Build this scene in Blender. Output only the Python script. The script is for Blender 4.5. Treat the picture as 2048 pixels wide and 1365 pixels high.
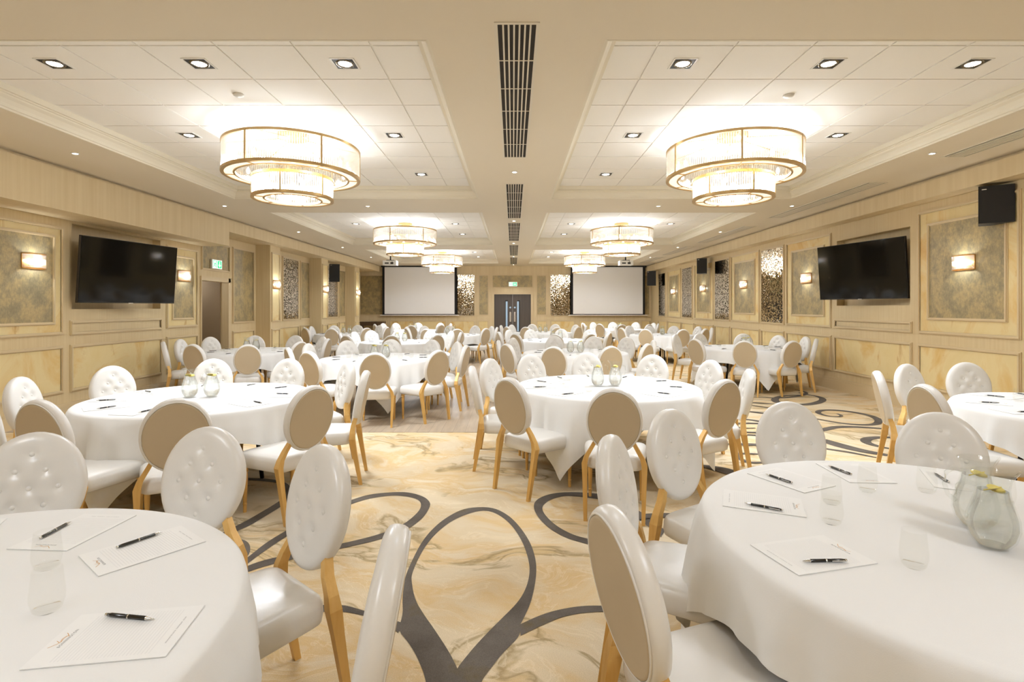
import bpy, math, random
from math import pi, sin, cos, radians as R_, atan2, hypot
random.seed(7)
S = bpy.context.scene
for o in list(bpy.data.objects):
    bpy.data.objects.remove(o)

# ------------------------------------------------------------ camera, world, exposure
CAMZ = 1.56
FPX = 1060.0
cam_data = bpy.data.cameras.new('camera')
cam_data.sensor_width = 36.0
cam_data.lens = 36.0 * FPX / 2048.0
cam_data.shift_x = (1024 - 1026) / 2048.0
cam_data.shift_y = (615 - 682.5) / 2048.0
cam_data.clip_start = 0.05
cam = bpy.data.objects.new('camera', cam_data)
S.collection.objects.link(cam)
cam.location = (0, 0, CAMZ)
cam.rotation_euler = (pi / 2, 0, 0)
S.camera = cam

world = bpy.data.worlds.new('world')
S.world = world
world.use_nodes = True
world.node_tree.nodes['Background'].inputs[0].default_value = (0.9, 0.85, 0.78, 1)
world.node_tree.nodes['Background'].inputs[1].default_value = 0.3

vs = S.view_settings
vs.view_transform = 'Standard'
vs.look = 'None'
vs.gamma = 1.0
vs.use_curve_mapping = False
vs.exposure = 0.88
EXPO = vs.exposure
S.cycles.max_bounces = 7
S.cycles.adaptive_threshold = 0.03
S.cycles.diffuse_bounces = 4
S.cycles.glossy_bounces = 4
S.cycles.transmission_bounces = 6
S.cycles.transparent_max_bounces = 24
S.cycles.caustics_reflective = False
S.cycles.caustics_refractive = False
S.cycles.sample_clamp_indirect = 4.0
S.cycles.blur_glossy = 0.6

WARM = (0.905, 0.985, 1.10)
E_CHAND = 230.0     # lamp inside each chandelier
E_SPOT = 30.0       # square gimbal spots in the coffers
E_DOWN = 17.0       # small round downlights in the soffit
E_SCONCE = 4.2

def lamp(name, kind, loc, energy, parent=None, radius=0.05, spot=None, rot=None, blend=0.6, col=WARM):
    d = bpy.data.lights.new(name, kind)
    d.energy = energy
    d.color = col
    d.shadow_soft_size = radius
    if kind == 'SPOT':
        d.spot_size = spot
        d.spot_blend = blend
    o = bpy.data.objects.new(name, d)
    S.collection.objects.link(o)
    o.location = loc
    if rot: o.rotation_euler = rot
    if parent: o.parent = parent
    return o

# ------------------------------------------------------------ materials
def new_mat(name):
    m = bpy.data.materials.new(name)
    m.use_nodes = True
    nt = m.node_tree
    return m, nt, nt.nodes['Principled BSDF']

def srgb(r, g, b):
    f = lambda c: ((c / 255 + 0.055) / 1.055) ** 2.4 if c / 255 > 0.04045 else c / 255 / 12.92
    return (f(r), f(g), f(b), 1)

def plain(name, col, rough=0.5, metal=0.0, coat=0.0, spec=0.5, emis=None, estr=0.0, bump=0.0, bscale=60.0):
    m, nt, p = new_mat(name)
    p.inputs['Base Color'].default_value = col
    p.inputs['Roughness'].default_value = rough
    p.inputs['Metallic'].default_value = metal
    p.inputs['Coat Weight'].default_value = coat
    p.inputs['Specular IOR Level'].default_value = spec
    if emis:
        p.inputs['Emission Color'].default_value = emis
        p.inputs['Emission Strength'].default_value = estr
    if bump:
        tc = nt.nodes.new('ShaderNodeTexCoord')
        n = nt.nodes.new('ShaderNodeTexNoise'); n.inputs['Scale'].default_value = bscale; n.inputs['Detail'].default_value = 3
        b = nt.nodes.new('ShaderNodeBump'); b.inputs['Strength'].default_value = bump; b.inputs['Distance'].default_value = 0.01
        nt.links.new(tc.outputs['Object'], n.inputs['Vector'])
        nt.links.new(n.outputs['Fac'], b.inputs['Height'])
        nt.links.new(b.outputs['Normal'], p.inputs['Normal'])
    return m

def ramp(nt, stops, interp='LINEAR'):
    r = nt.nodes.new('ShaderNodeValToRGB')
    r.color_ramp.interpolation = interp
    el = r.color_ramp.elements
    while len(el) > 1: el.remove(el[0])
    el[0].position = stops[0][0]; el[0].color = stops[0][1]
    for pz, c in stops[1:]:
        e = el.new(pz); e.color = c
    return r

def noise(nt, vec, scale, detail=4, rough=0.55, dist=0.0):
    n = nt.nodes.new('ShaderNodeTexNoise')
    n.inputs['Scale'].default_value = scale
    n.inputs['Detail'].default_value = detail
    n.inputs['Roughness'].default_value = rough
    n.inputs['Distortion'].default_value = dist
    nt.links.new(vec, n.inputs['Vector'])
    return n

def mapping(nt, scale=(1, 1, 1), rot=(0, 0, 0)):
    tc = nt.nodes.new('ShaderNodeTexCoord')
    mp = nt.nodes.new('ShaderNodeMapping')
    mp.inputs['Scale'].default_value = scale
    mp.inputs['Rotation'].default_value = rot
    nt.links.new(tc.outputs['Object'], mp.inputs['Vector'])
    return mp.outputs['Vector']

def mix(nt, fac, a, b, mode='MIX'):
    m = nt.nodes.new('ShaderNodeMix'); m.data_type = 'RGBA'; m.blend_type = mode
    for sock, v in ((m.inputs[0], fac), (m.inputs[6], a), (m.inputs[7], b)):
        if hasattr(v, 'is_linked') or hasattr(v, 'links'): nt.links.new(v, sock)
        else: sock.default_value = v
    return m.outputs[2]

def grained(name, c1, c2, scale=(28, 28, 0.7), rough=0.6):
    m, nt, p = new_mat(name)
    v = mapping(nt, scale)
    n = noise(nt, v, 1.0, 3, 0.6)
    r = ramp(nt, [(0.35, c1), (0.65, c2)])
    nt.links.new(n.outputs['Fac'], r.inputs['Fac'])
    nt.links.new(r.outputs['Color'], p.inputs['Base Color'])
    p.inputs['Roughness'].default_value = rough
    return m

M = {}
M['paint'] = grained('wall_covering', srgb(211, 188, 144), srgb(217, 196, 153))
M['fascia'] = grained('fascia_covering', srgb(212, 190, 148), srgb(220, 200, 160), (9, 9, 0.35))
M['mould'] = plain('moulding_paint', srgb(213, 191, 150), 0.4)
M['soffit'] = plain('soffit_plaster', srgb(226, 214, 192), 0.8)
M['cornice'] = plain('cornice_paint', srgb(226, 216, 194), 0.6)
M['tile'] = plain('ceiling_tile', srgb(243, 238, 229), 0.9)
M['tgrid'] = plain('ceiling_grid', srgb(228, 221, 208), 0.6)

def marble():
    m, nt, p = new_mat('onyx_marble')
    v = mapping(nt, (1, 1, 0.8), (0.6, 0.5, 0.3))
    n1 = noise(nt, v, 1.2, 6, 0.6, 1.3)
    r1 = ramp(nt, [(0.3, srgb(226, 202, 143)), (0.5, srgb(230, 209, 157)), (0.64, srgb(222, 186, 118)), (0.8, srgb(204, 156, 84))])
    nt.links.new(n1.outputs['Fac'], r1.inputs['Fac'])
    v2 = mapping(nt, (1.5, 1.5, 0.45), (0.8, 0.75, 0.1))
    n2 = noise(nt, v2, 1.9, 8, 0.62, 1.6)
    r2 = ramp(nt, [(0.60, (0, 0, 0, 1)), (0.70, (0.55, 0.55, 0.55, 1)), (0.8, (1, 1, 1, 1))])
    nt.links.new(n2.outputs['Fac'], r2.inputs['Fac'])
    c = mix(nt, r2.outputs['Color'], r1.outputs['Color'], srgb(190, 136, 66))
    nt.links.new(c, p.inputs['Base Color'])
    p.inputs['Roughness'].default_value = 0.42
    p.inputs['Specular IOR Level'].default_value = 0.3
    return m
M['marble'] = marble()

def wallpaper():
    m, nt, p = new_mat('mottled_wallpaper')
    v = mapping(nt, (2.9, 2.9, 2.5))
    n1 = noise(nt, v, 1.7, 11, 0.76, 0.0)
    r1 = ramp(nt, [(0.38, srgb(140, 128, 97)), (0.47, srgb(157, 142, 106)), (0.57, srgb(182, 160, 113)), (0.68, srgb(160, 145, 108))])
    nt.links.new(n1.outputs['Fac'], r1.inputs['Fac'])
    v2 = mapping(nt, (60, 60, 22))
    n2 = noise(nt, v2, 1.0, 3, 0.6)
    r2 = ramp(nt, [(0.3, (0.82, 0.82, 0.82, 1)), (0.7, (1.12, 1.1, 1.05, 1))])
    nt.links.new(n2.outputs['Fac'], r2.inputs['Fac'])
    nt.links.new(mix(nt, 1.0, r1.outputs['Color'], r2.outputs['Color'], 'MULTIPLY'), p.inputs['Base Color'])
    p.inputs['Roughness'].default_value = 0.42
    p.inputs['Metallic'].default_value = 0.15
    b = nt.nodes.new('ShaderNodeBump'); b.inputs['Strength'].default_value = 0.25; b.inputs['Distance'].default_value = 0.004
    nt.links.new(n2.outputs['Fac'], b.inputs['Height']); nt.links.new(b.outputs['Normal'], p.inputs['Normal'])
    return m
M['paper'] = wallpaper()

def mosaic():
    m, nt, p = new_mat('mosaic_mirror_glass')
    v = mapping(nt, (1, 1, 1))
    vo = nt.nodes.new('ShaderNodeTexVoronoi'); vo.inputs['Scale'].default_value = 40
    nt.links.new(v, vo.inputs['Vector'])
    r = ramp(nt, [(0.0, srgb(70, 60, 46)), (0.45, srgb(140, 128, 108)), (0.75, srgb(236, 228, 212))])
    nt.links.new(vo.outputs['Color'], r.inputs['Fac'])
    nt.links.new(r.outputs['Color'], p.inputs['Base Color'])
    p.inputs['Metallic'].default_value = 1.0
    p.inputs['Roughness'].default_value = 0.04
    # each little facet is tipped a different way
    sub = nt.nodes.new('ShaderNodeVectorMath'); sub.operation = 'SUBTRACT'; sub.inputs[1].default_value = (0.5, 0.5, 0.5)
    nt.links.new(vo.outputs['Color'], sub.inputs[0])
    sc = nt.nodes.new('ShaderNodeVectorMath'); sc.operation = 'SCALE'; sc.inputs['Scale'].default_value = 0.075
    nt.links.new(sub.outputs[0], sc.inputs[0])
    ge = nt.nodes.new('ShaderNodeNewGeometry')
    ad = nt.nodes.new('ShaderNodeVectorMath'); ad.operation = 'ADD'
    nt.links.new(ge.outputs['Normal'], ad.inputs[0]); nt.links.new(sc.outputs[0], ad.inputs[1])
    no = nt.nodes.new('ShaderNodeVectorMath'); no.operation = 'NORMALIZE'
    nt.links.new(ad.outputs[0], no.inputs[0])
    nt.links.new(no.outputs[0], p.inputs['Normal'])
    return m
M['mosaic'] = mosaic()

def carpet():
    m, nt, p = new_mat('carpet_ground')
    v = mapping(nt, (1, 1, 1), (0, 0, 0.35))
    warp = noise(nt, v, 0.7, 3, 0.5)
    sc = nt.nodes.new('ShaderNodeVectorMath'); sc.operation = 'SCALE'; sc.inputs['Scale'].default_value = 1.6
    nt.links.new(warp.outputs['Color'], sc.inputs[0])
    ad = nt.nodes.new('ShaderNodeVectorMath'); ad.operation = 'ADD'
    nt.links.new(v, ad.inputs[0]); nt.links.new(sc.outputs[0], ad.inputs[1])
    mp = nt.nodes.new('ShaderNodeMapping'); mp.inputs['Scale'].default_value = (0.8, 1.9, 1)
    nt.links.new(ad.outputs[0], mp.inputs['Vector'])
    n1 = noise(nt, mp.outputs['Vector'], 1.3, 6, 0.6, 0.4)
    r1 = ramp(nt, [(0.30, srgb(221, 205, 176)), (0.47, srgb(217, 197, 163)), (0.57, srgb(214, 184, 136)), (0.64, srgb(220, 202, 171)), (0.8, srgb(225, 210, 181))])
    nt.links.new(n1.outputs['Fac'], r1.inputs['Fac'])
    n2 = noise(nt, mp.outputs['Vector'], 0.9, 5, 0.55, 1.4)
    r2 = ramp(nt, [(0.555, (0, 0, 0, 1)), (0.605, (0.85, 0.85, 0.85, 1)), (0.63, (0.2, 0.2, 0.2, 1)), (0.7, (0, 0, 0, 1))])
    nt.links.new(n2.outputs['Fac'], r2.inputs['Fac'])
    c = mix(nt, r2.outputs['Color'], r1.outputs['Color'], srgb(158, 136, 96))
    n4 = noise(nt, mp.outputs['Vector'], 1.6, 5, 0.6, 1.2)
    r4 = ramp(nt, [(0.49, (0, 0, 0, 1)), (0.505, (0.35, 0.35, 0.35, 1)), (0.52, (0, 0, 0, 1))])
    nt.links.new(n4.outputs['Fac'], r4.inputs['Fac'])
    c = mix(nt, r4.outputs['Color'], c, srgb(238, 222, 192))
    vf = mapping(nt, (1, 1, 1))
    n3 = noise(nt, vf, 260, 2, 0.6)
    r3 = ramp(nt, [(0.3, (0.84, 0.84, 0.84, 1)), (0.7, (1.1, 1.1, 1.1, 1))])
    nt.links.new(n3.outputs['Fac'], r3.inputs['Fac'])
    c = mix(nt, 1.0, c, r3.outputs['Color'], 'MULTIPLY')
    nt.links.new(c, p.inputs['Base Color'])
    p.inputs['Roughness'].default_value = 0.95
    p.inputs['Specular IOR Level'].default_value = 0.15
    b = nt.nodes.new('ShaderNodeBump'); b.inputs['Strength'].default_value = 0.3; b.inputs['Distance'].default_value = 0.004
    nt.links.new(n3.outputs['Fac'], b.inputs['Height']); nt.links.new(b.outputs['Normal'], p.inputs['Normal'])
    return m
M['carpet'] = carpet()

def swirl_mat():
    m, nt, p = new_mat('carpet_scroll')
    v = mapping(nt)
    n = noise(nt, v, 3.0, 4, 0.6)
    r = ramp(nt, [(0.35, srgb(92, 84, 76)), (0.6, srgb(108, 100, 91)), (0.72, srgb(106, 94, 72))])
    nt.links.new(n.outputs['Fac'], r.inputs['Fac'])
    n3 = noise(nt, v, 260, 2, 0.6)
    r3 = ramp(nt, [(0.3, (0.8, 0.8, 0.8, 1)), (0.7, (1.15, 1.15, 1.15, 1))])
    nt.links.new(n3.outputs['Fac'], r3.inputs['Fac'])
    nt.links.new(mix(nt, 1.0, r.outputs['Color'], r3.outputs['Color'], 'MULTIPLY'), p.inputs['Base Color'])
    p.inputs['Roughness'].default_value = 0.95
    p.inputs['Specular IOR Level'].default_value = 0.15
    return m
M['scroll'] = swirl_mat()

def parquet():
    m, nt, p = new_mat('parquet_boards')
    v = mapping(nt, (1, 1, 1), (0, 0, pi / 2))
    b = nt.nodes.new('ShaderNodeTexBrick')
    b.inputs['Scale'].default_value = 1.0
    b.inputs['Brick Width'].default_value = 1.2
    b.inputs['Row Height'].default_value = 0.15
    b.inputs['Mortar Size'].default_value = 0.002
    b.inputs['Color1'].default_value = srgb(189, 170, 146)
    b.inputs['Color2'].default_value = srgb(176, 157, 133)
    b.inputs['Mortar'].default_value = srgb(140, 122, 100)
    nt.links.new(v, b.inputs['Vector'])
    v2 = mapping(nt, (12, 1.2, 1))
    n = noise(nt, v2, 1.5, 6, 0.6)
    r = ramp(nt, [(0.3, (0.82, 0.82, 0.82, 1)), (0.7, (1.1, 1.1, 1.1, 1))])
    nt.links.new(n.outputs['Fac'], r.inputs['Fac'])
    nt.links.new(mix(nt, 1.0, b.outputs['Color'], r.outputs['Color'], 'MULTIPLY'), p.inputs['Base Color'])
    p.inputs['Roughness'].default_value = 0.38
    return m
M['parquet'] = parquet()

def leather():
    m, nt, p = new_mat('white_leather')
    p.inputs['Base Color'].default_value = srgb(233, 229, 222)
    p.inputs['Roughness'].default_value = 0.33
    p.inputs['Coat Weight'].default_value = 0.25
    p.inputs['Coat Roughness'].default_value = 0.25
    v = mapping(nt)
    n = noise(nt, v, 9, 4, 0.6)
    b = nt.nodes.new('ShaderNodeBump'); b.inputs['Strength'].default_value = 0.12; b.inputs['Distance'].default_value = 0.01
    nt.links.new(n.outputs['Fac'], b.inputs['Height']); nt.links.new(b.outputs['Normal'], p.inputs['Normal'])
    return m
M['leather'] = leather()
M['backcloth'] = plain('beige_leather_back', srgb(196, 178, 148), 0.5, bump=0.05, bscale=14)
M['goldwood'] = grained('gold_painted_wood', srgb(216, 170, 94), srgb(224, 182, 110), (30, 30, 3), 0.38)
M['goldwood'].node_tree.nodes['Principled BSDF'].inputs['Metallic'].default_value = 0.25
M['sconcebrass'] = plain('warm_polished_brass', srgb(200, 148, 78), 0.3, 0.8)
M['brass'] = plain('antique_brass', srgb(196, 166, 116), 0.32, 0.85)
M['linen'] = plain('white_linen', srgb(240, 238, 234), 0.75, spec=0.25, bump=0.08, bscale=420)
M['black'] = plain('black_plastic', srgb(22, 20, 18), 0.5)
M['speaker'] = plain('black_speaker_grille', srgb(32, 29, 26), 0.75, bump=0.3, bscale=400)
M['screen'] = plain('television_glass', srgb(10, 9, 8), 0.07, spec=0.35)
M['bezel'] = plain('dark_metal_bezel', srgb(70, 66, 62), 0.3, 0.8)
M['steel'] = plain('brushed_steel', srgb(200, 196, 190), 0.25, 1.0)
M['tabledark'] = plain('dark_table_edge', srgb(60, 48, 38), 0.5)
M['legblack'] = plain('black_steel_leg', srgb(25, 25, 30), 0.4)
M['paperw'] = plain('white_paper', srgb(244, 242, 238), 0.8)
M['line'] = plain('printed_rule', srgb(222, 220, 218), 0.8)
M['ink'] = plain('printed_grey_ink', srgb(120, 118, 114), 0.8)
M['gilt'] = plain('printed_gilt_ink', srgb(214, 160, 84), 0.5)
M['pen'] = plain('black_pen_lacquer', srgb(14, 13, 12), 0.18, coat=0.5)
M['chrome'] = plain('chrome', srgb(220, 218, 214), 0.12, 1.0)
M['lemon'] = plain('lemon_slice', srgb(240, 220, 110), 0.4)
M['doorwood'] = grained('dark_door_veneer', srgb(78, 69, 62), srgb(88, 78, 69), (20, 20, 0.8), 0.5)
M['projcloth'] = plain('projection_cloth', srgb(250, 248, 246), 0.85)
M['projblack'] = plain('screen_border', srgb(20, 17, 14), 0.8)
M['whiteplastic'] = plain('white_plastic', srgb(232, 228, 220), 0.4)
M['vent'] = plain('vent_enamel', srgb(222, 212, 192), 0.5)
M['ductshade'] = plain('duct_shade', srgb(48, 42, 35), 0.9)
M['darkwood'] = grained('dark_walnut', srgb(72, 55, 38), srgb(92, 70, 48), (14, 14, 1.5), 0.4)
M['corridor'] = plain('corridor_wall', srgb(150, 128, 98), 0.8)
M['bluepane'] = plain('frosted_door_glass', srgb(150, 170, 185), 0.3, emis=srgb(150, 175, 200), estr=0.25)
M['green'] = plain('exit_green', srgb(20, 160, 100), 0.4, emis=srgb(20, 190, 120), estr=0.7)
M['signwhite'] = plain('exit_sign_white', srgb(240, 245, 240), 0.4, emis=srgb(235, 255, 240), estr=0.8)
M['bulb'] = plain('lamp_glow', (1, 0.9, 0.75, 1), 0.4, emis=(1.0, 0.90, 0.74, 1), estr=12.0)
M['led'] = plain('downlight_glow', (1, 1, 1, 1), 0.4, emis=(1.0, 0.97, 0.92, 1), estr=14.0)
M['alabaster'] = plain('opal_glass_panel', srgb(240, 226, 204), 0.5, emis=(1.0, 0.85, 0.66, 1), estr=0.45)
M['reflector'] = plain('downlight_reflector', srgb(120, 112, 100), 0.2, 0.9)

def rods():
    m, nt, p = new_mat('crystal_rods')
    out = nt.nodes['Material Output']
    tr = nt.nodes.new('ShaderNodeBsdfTransparent'); tr.inputs[0].default_value = (1.0, 0.985, 0.96, 1)
    tl = nt.nodes.new('ShaderNodeBsdfTranslucent'); tl.inputs[0].default_value = (1, 0.97, 0.92, 1)
    gl = nt.nodes.new('ShaderNodeBsdfGlossy'); gl.inputs['Roughness'].default_value = 0.08; gl.inputs[0].default_value = (0.9, 0.86, 0.78, 1)
    m1 = nt.nodes.new('ShaderNodeMixShader'); m1.inputs[0].default_value = 0.78
    m2 = nt.nodes.new('ShaderNodeMixShader'); m2.inputs[0].default_value = 0.52
    nt.links.new(tl.outputs[0], m1.inputs[1]); nt.links.new(gl.outputs[0], m1.inputs[2])
    nt.links.new(tr.outputs[0], m2.inputs[1]); nt.links.new(m1.outputs[0], m2.inputs[2])
    nt.links.new(m2.outputs[0], out.inputs['Surface'])
    return m
M['rods'] = rods()

def thin_glass(name, tint, edge, base):
    m, nt, p = new_mat(name)
    out = nt.nodes['Material Output']
    tr = nt.nodes.new('ShaderNodeBsdfTransparent'); tr.inputs[0].default_value = tint
    gl = nt.nodes.new('ShaderNodeBsdfGlossy'); gl.inputs['Roughness'].default_value = 0.03
    gl.inputs[0].default_value = (0.95, 0.95, 0.93, 1)
    lw = nt.nodes.new('ShaderNodeLayerWeight'); lw.inputs['Blend'].default_value = 0.35
    r = ramp(nt, [(0.0, (base,) * 3 + (1,)), (0.6, (base * 1.6,) * 3 + (1,)), (0.78, (base * 4,) * 3 + (1,)), (1.0, (edge,) * 3 + (1,))])
    nt.links.new(lw.outputs['Facing'], r.inputs['Fac'])
    ms = nt.nodes.new('ShaderNodeMixShader')
    nt.links.new(r.outputs['Color'], ms.inputs[0])
    nt.links.new(tr.outputs[0], ms.inputs[1]); nt.links.new(gl.outputs[0], ms.inputs[2])
    nt.links.new(ms.outputs[0], out.inputs['Surface'])
    return m
M['glass'] = thin_glass('tumbler_glass', (0.99, 0.99, 0.985, 1), 0.9, 0.010)
M['jugglass'] = thin_glass('jug_glass', (0.97, 0.975, 0.97, 1), 0.95, 0.035)

def water():
    m, nt, p = new_mat('water')
    p.inputs['Base Color'].default_value = (0.97, 0.98, 0.97, 1)
    p.inputs['Roughness'].default_value = 0.0
    p.inputs['IOR'].default_value = 1.33
    p.inputs['Transmission Weight'].default_value = 1.0
    tr = nt.nodes.new('ShaderNodeBsdfTransparent'); tr.inputs[0].default_value = (0.97, 0.975, 0.97, 1)
    ms = nt.nodes.new('ShaderNodeMixShader'); ms.inputs[0].default_value = 0.45
    nt.links.new(tr.outputs[0], ms.inputs[1]); nt.links.new(p.outputs[0], ms.inputs[2])
    nt.links.new(ms.outputs[0], nt.nodes['Material Output'].inputs['Surface'])
    return m
M['water'] = water()

# ------------------------------------------------------------ mesh helpers
class MB:
    def __init__(self):
        self.v = []; self.f = []; self.mi = []; self.cur = 0
    def add(self, vs, fs):
        k = len(self.v)
        self.v += [tuple(p) for p in vs]
        for f in fs:
            self.f.append(tuple(i + k for i in f)); self.mi.append(self.cur)
        return self
    def box(self, x0, x1, y0, y1, z0, z1):
        if x0 > x1: x0, x1 = x1, x0
        if y0 > y1: y0, y1 = y1, y0
        if z0 > z1: z0, z1 = z1, z0
        return self.add([(x0, y0, z0), (x1, y0, z0), (x1, y1, z0), (x0, y1, z0), (x0, y0, z1), (x1, y0, z1), (x1, y1, z1), (x0, y1, z1)],
                        [(0, 3, 2, 1), (4, 5, 6, 7), (0, 1, 5, 4), (1, 2, 6, 5), (2, 3, 7, 6), (3, 0, 4, 7)])
    def loft(self, rings, closed=True, cap=True):
        n = len(rings[0]); vs = [p for r in rings for p in r]; fs = []
        for a in range(len(rings) - 1):
            for i in range(n if closed else n - 1):
                j = (i + 1) % n
                fs.append((a * n + i, a * n + j, (a + 1) * n + j, (a + 1) * n + i))
        if cap:
            fs.append(tuple(reversed(range(n)))); fs.append(tuple((len(rings) - 1) * n + i for i in range(n)))
        return self.add(vs, fs)
    def lathe(self, prof, n=16, c=(0, 0, 0), cap=False):
        rings = [[(c[0] + r * cos(2 * pi * i / n), c[1] + r * sin(2 * pi * i / n), c[2] + z) for i in range(n)] for r, z in prof]
        return self.loft(rings, True, cap)
    def tube(self, pts, r, n=8, cap=True):
        rs = r if isinstance(r, (list, tuple)) else [r] * len(pts)
        rings = []
        for k, p in enumerate(pts):
            a = pts[max(k - 1, 0)]; b = pts[min(k + 1, len(pts) - 1)]
            d = [b[i] - a[i] for i in range(3)]; L = math.sqrt(sum(c * c for c in d)) or 1; d = [c / L for c in d]
            up = (0, 0, 1) if abs(d[2]) < 0.9 else (1, 0, 0)
            u = (d[1] * up[2] - d[2] * up[1], d[2] * up[0] - d[0] * up[2], d[0] * up[1] - d[1] * up[0])
            L = math.sqrt(sum(c * c for c in u)); u = [c / L for c in u]
            w = (d[1] * u[2] - d[2] * u[1], d[2] * u[0] - d[0] * u[2], d[0] * u[1] - d[1] * u[0])
            rings.append([tuple(p[i] + rs[k] * (cos(2 * pi * q / n) * u[i] + sin(2 * pi * q / n) * w[i]) for i in range(3)) for q in range(n)])
        return self.loft(rings, True, cap)
    def build(self, name, mat, parent=None, smooth=False, loc=None, rotz=None):
        me = bpy.data.meshes.new(name)
        me.from_pydata(self.v, [], self.f)
        mats = mat if isinstance(mat, (list, tuple)) else [mat]
        for m in mats: me.materials.append(m)
        if len(mats) > 1: me.polygons.foreach_set('material_index', self.mi)
        if smooth is True: me.polygons.foreach_set('use_smooth', [True] * len(self.f))
        me.update()
        if smooth == 'auto':
            me.polygons.foreach_set('use_smooth', [True] * len(self.f))
            try: me.set_sharp_from_angle(angle=R_(38))
            except Exception: pass
        o = bpy.data.objects.new(name, me)
        S.collection.objects.link(o)
        if parent: o.parent = parent
        if loc: o.location = loc
        if rotz is not None: o.rotation_euler[2] = rotz
        return o

def tag(o, label=None, cat=None, group=None, kind=None):
    if label: o['label'] = label
    if cat: o['category'] = cat
    if group: o['group'] = group
    if kind: o['kind'] = kind
    return o

def empty(name, loc=(0, 0, 0), rotz=0, label=None, cat=None, group=None, kind=None):
    o = bpy.data.objects.new(name, None)
    o.empty_display_size = 0.1
    S.collection.objects.link(o)
    o.location = loc; o.rotation_euler = (0, 0, rotz)
    return tag(o, label, cat, group, kind)

def struct(mb, name, mat, smooth=False, parent=None):
    o = mb.build(name, mat, parent, smooth)
    if not parent: o['kind'] = 'structure'
    return o

KIDS = {}
def copy_tree(o, parent=None, only=None):
    c = o.copy()
    S.collection.objects.link(c)
    if parent: c.parent = parent
    for ch in list(o.children):
        if only and not only(ch): continue
        copy_tree(ch, c)
    return c

# ------------------------------------------------------------ room dimensions (metres)
ZS, ZT = CAMZ + 1.82, CAMZ + 2.013          # soffit underside, tile plane
XL, XR = -6.36, 6.10                        # wall planes
BXL, BXR = -5.776, 5.84                     # bulkhead faces
YB, YF = -3.6, 23.4                         # back and far wall
BZ = CAMZ + 1.538                           # underside of the shallow bulkhead
BZD = CAMZ + 1.245                          # underside of the deep bulkhead, left
COF = [(3.606 + 6.56 * k, 8.9 + 6.56 * k) for k in (-1, 0, 1, 2)]
CX = [(-4.68, -0.574), (0.628, 4.69)]
PIL = [(13.1, 13.67), (16.6, 17.2), (20.1, 20.7)]
PX = -6.0

def zc(v): return CAMZ + v

# floor: carpet with scrolls and the parquet dance floor
fl = MB()
fl.add([(-7.5, YB, 0), (7.0, YB, 0), (7.0, YF + .2, 0), (-7.5, YF + .2, 0)], [(0, 1, 2, 3)])
fl.cur = 1
PQ = (-6.8, 0.6, 6.6, 21.5)
fl.box(PQ[0], PQ[1], PQ[2], PQ[3], -0.01, 0.004)
fl.cur = 2
def gp(x, y):                                # a traced point of the carpet drawing, on the floor
    Y = CAMZ * FPX / (y - 615.0)
    return ((x - 1026) / FPX * Y, Y)
def resample(P, n):
    d = [0]
    for a, b in zip(P, P[1:]): d.append(d[-1] + hypot(b[0] - a[0], b[1] - a[1]))
    out = []
    for k in range(n):
        t = d[-1] * k / (n - 1); i = 0
        while i < len(d) - 2 and d[i + 1] < t: i += 1
        u = (t - d[i]) / ((d[i + 1] - d[i]) or 1)
        out.append((P[i][0] + u * (P[i + 1][0] - P[i][0]), P[i][1] + u * (P[i + 1][1] - P[i][1])))
    return out
def smooth_pl(P, it=2):
    for _ in range(it):
        Q = [P[0]]
        for a, b in zip(P, P[1:]):
            Q += [(a[0] * .75 + b[0] * .25, a[1] * .75 + b[1] * .25), (a[0] * .25 + b[0] * .75, a[1] * .25 + b[1] * .75)]
        Q.append(P[-1]); P = Q
    return P
ZC = [0.0015]
def strip(A, B, n=48):
    A = resample(smooth_pl([gp(*p) for p in A]), n); B = resample(smooth_pl([gp(*p) for p in B]), n)
    ZC[0] += 0.0002
    z = ZC[0]
    fl.add([(x, y, z) for x, y in A] + [(x, y, z) for x, y in B], [(i, n + i, n + i + 1, i + 1) for i in range(n - 1)])
def ribbon(P, w, world=False, n=60):
    P = resample(smooth_pl(P if world else [gp(*p) for p in P]), n)
    ZC[0] += 0.0002
    z = ZC[0]; L = []; Rr = []
    for i, p in enumerate(P):
        a = P[max(i - 1, 0)]; b = P[min(i + 1, n - 1)]
        dx, dy = b[0] - a[0], b[1] - a[1]; l = hypot(dx, dy) or 1
        t = i / (n - 1); ww = .78 * w * (0.35 + 0.65 * sin(pi * min(1, max(0.0, t)))) / 2
        L.append((p[0] - dy / l * ww, p[1] + dx / l * ww, z)); Rr.append((p[0] + dy / l * ww, p[1] - dx / l * ww, z))
    fl.add(L + Rr, [(i, n + i, n + i + 1, i + 1) for i in range(n - 1)])
strip([(812.7, 1250), (807, 1226.6), (804.5, 1198), (808, 1170), (811.6, 1150), (828, 1114), (844, 1084), (865.5, 1058), (891, 1037), (924, 1019), (959, 1014.6), (990, 1017), (1018, 1032), (1041, 1055.6), (1062, 1088), (1072, 1121), (1073, 1147), (1069, 1177), (1060, 1212.5), (1041, 1250)],
      [(863, 1252), (842, 1224), (828, 1194), (823, 1163), (823, 1151), (835, 1121), (854, 1088), (877, 1062.6), (905, 1041.5), (938, 1027.5), (964, 1021.6), (985, 1024), (1008, 1037), (1027, 1055.6), (1046, 1086), (1057.6, 1121), (1060, 1147), (1053, 1177), (1036.5, 1205.5), (1006, 1236)], 90)
strip([(805, 1205), (806, 1230), (796, 1262), (816, 1285), (835, 1315.6), (853.7, 1365), (862, 1450)], [(832, 1205), (850, 1234), (866, 1256), (896, 1301.5), (911, 1330), (916, 1342), (922, 1352), (922, 1450)], 60)
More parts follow.
